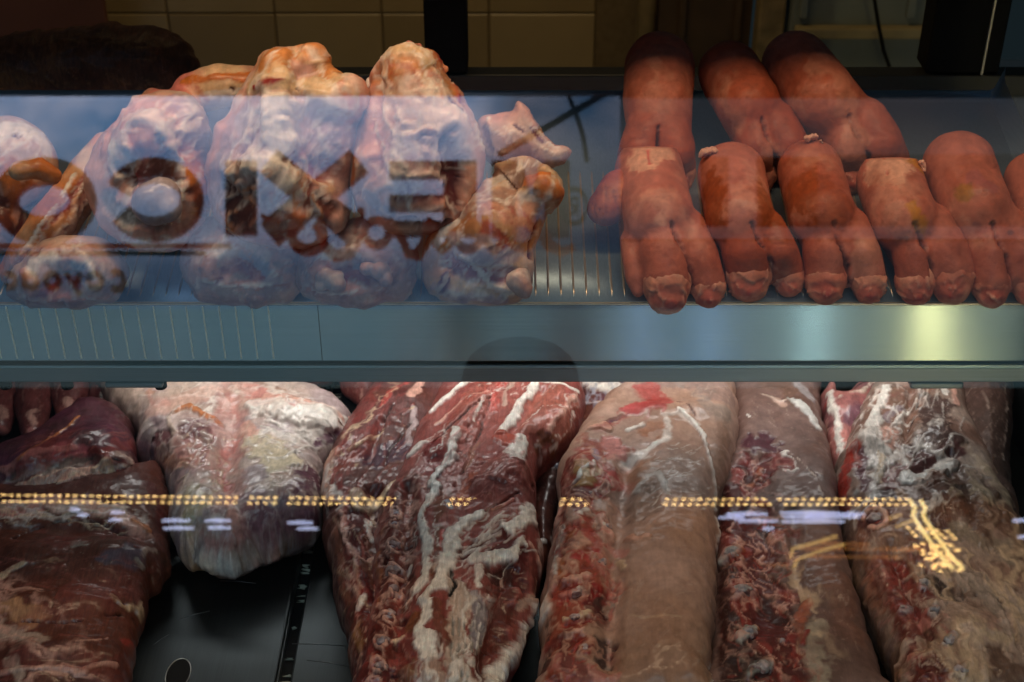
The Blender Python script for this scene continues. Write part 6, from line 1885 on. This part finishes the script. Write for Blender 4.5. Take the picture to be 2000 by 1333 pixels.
p.stroke([(1870, 1200), (1910, 1240), (1960, 1300)], 70, (.42, .31, .25), 1, .002).stroke([(1900, 1130), (1960, 1180), (2000, 1230)], 70, (.36, .29, .24), 1).stroke([(1925, 1215), (1930, 1235)], 30, "tan", .8).stroke([(1950, 1170), (1975, 1220), (2000, 1280)], 8, "dark", .8, -.003).stroke([(1890, 1290), (1940, 1340)], 50, (.38, .27, .2), 1)
p.stroke([(1770, 1260), (1760, 1290)], 26, "pale", .8, .002)
p.web([(1720, 800), (1800, 900), (1760, 1000)], 220, "fat", 110, f=38, stretch=3, thr=.5, a=.85, amp=.002).web([(1720, 800), (1820, 900)], 200, "mus", 110, f=34, stretch=3, thr=.14, patch=True, a=.6).web([(1700, 1050), (1900, 1050)], 200, "brown", 60, f=34, stretch=2, thr=.08, patch=True, a=.7).web([(1780, 1120), (1830, 1320)], 130, "bright", 60, f=55, stretch=2, thr=.14, patch=True, a=.5).web([(1780, 1120), (1830, 1320)], 130, "pale", 60, f=55, stretch=2.5, thr=.6, a=.8, amp=.0018).web([(1900, 1150), (1960, 1300)], 200, "pale", 55, f=36, stretch=3, thr=.4, a=.8, amp=.0015).web([(1880, 980), (1960, 1100)], 150, "brown", 60, f=36, stretch=2.5, thr=.1, patch=True, a=.7)
p.stroke([(1830, 850)], 110, None, 1, .010).stroke([(1780, 760), (1770, 860)], 20, None, 1, -.008).stroke([(1700, 860)], 70, None, 1, .008).stroke([(1790, 920), (1860, 890)], 24, None, 1, -.006).stroke([(1850, 980)], 100, None, 1, .010).stroke([(1740, 1060), (1800, 1250)], 40, None, 1, -.010).stroke([(1690, 1150), (1740, 1270)], 40, None, 1, .006).stroke([(1900, 1230)], 90, None, 1, .008)
p.web([(1880, 950), (1930, 1150), (1960, 1330)], 240, (.13, .07, .05), 60, f=30, stretch=2.5, thr=.04, patch=True, a=.9, seed=7).web([(1880, 950), (1930, 1150), (1960, 1330)], 260, "cream", 60, f=34, stretch=4, thr=.35, a=.8, amp=.0015, seed=8).web([(1700, 1080), (1740, 1250)], 120, "mus", 70, f=40, stretch=4, thr=.05, patch=True, a=.6, seed=9)
p.streaks([(1680, 760), (1870, 750), (1890, 900), (1680, 920)], 110, 60, 34, 4, "fat", 34, .5, jit=.5, amp=.0008)
p.streaks([(1780, 790), (1860, 790), (1870, 890), (1780, 890)], 100, 70, 16, 2, "pale", 35, .5, jit=.8)
p.streaks([(1690, 900), (1960, 960), (1990, 1100), (1680, 1080)], 60, 60, 30, 4, "pale", 36, .4, jit=.8, amp=.0008)
p.streaks([(1690, 1100), (1830, 1080), (1880, 1333), (1760, 1333)], 60, 70, 22, 5, "rose", 37, .45, jit=.8, amp=.001)
p.streaks([(1690, 1100), (1830, 1080), (1880, 1333), (1760, 1333)], 10, 60, 20, 6, "dkred", 38, .5, jit=.8, amp=-.0014)
p.streaks([(1860, 1100), (2000, 1120), (2000, 1333), (1890, 1333)], 55, 40, 40, 5, "pale", 39, .5, jit=.4, amp=.001)
p.done(MT_RACK, .0007)
for k, (x, y, w_) in enumerate(((1708, 1012, 34), (1806, 1138, 22), (1828, 1190, 22), (1856, 1250, 26), (1878, 1306, 26), (1766, 1186, 18))):
    bone_bit(o, "rib_end", x, y, w_, (.40, .38, .38), 560 + k, .05)
tag(o, "bony rack with a red flank and fat webbed muscles, right end of the deck", "pork rack")
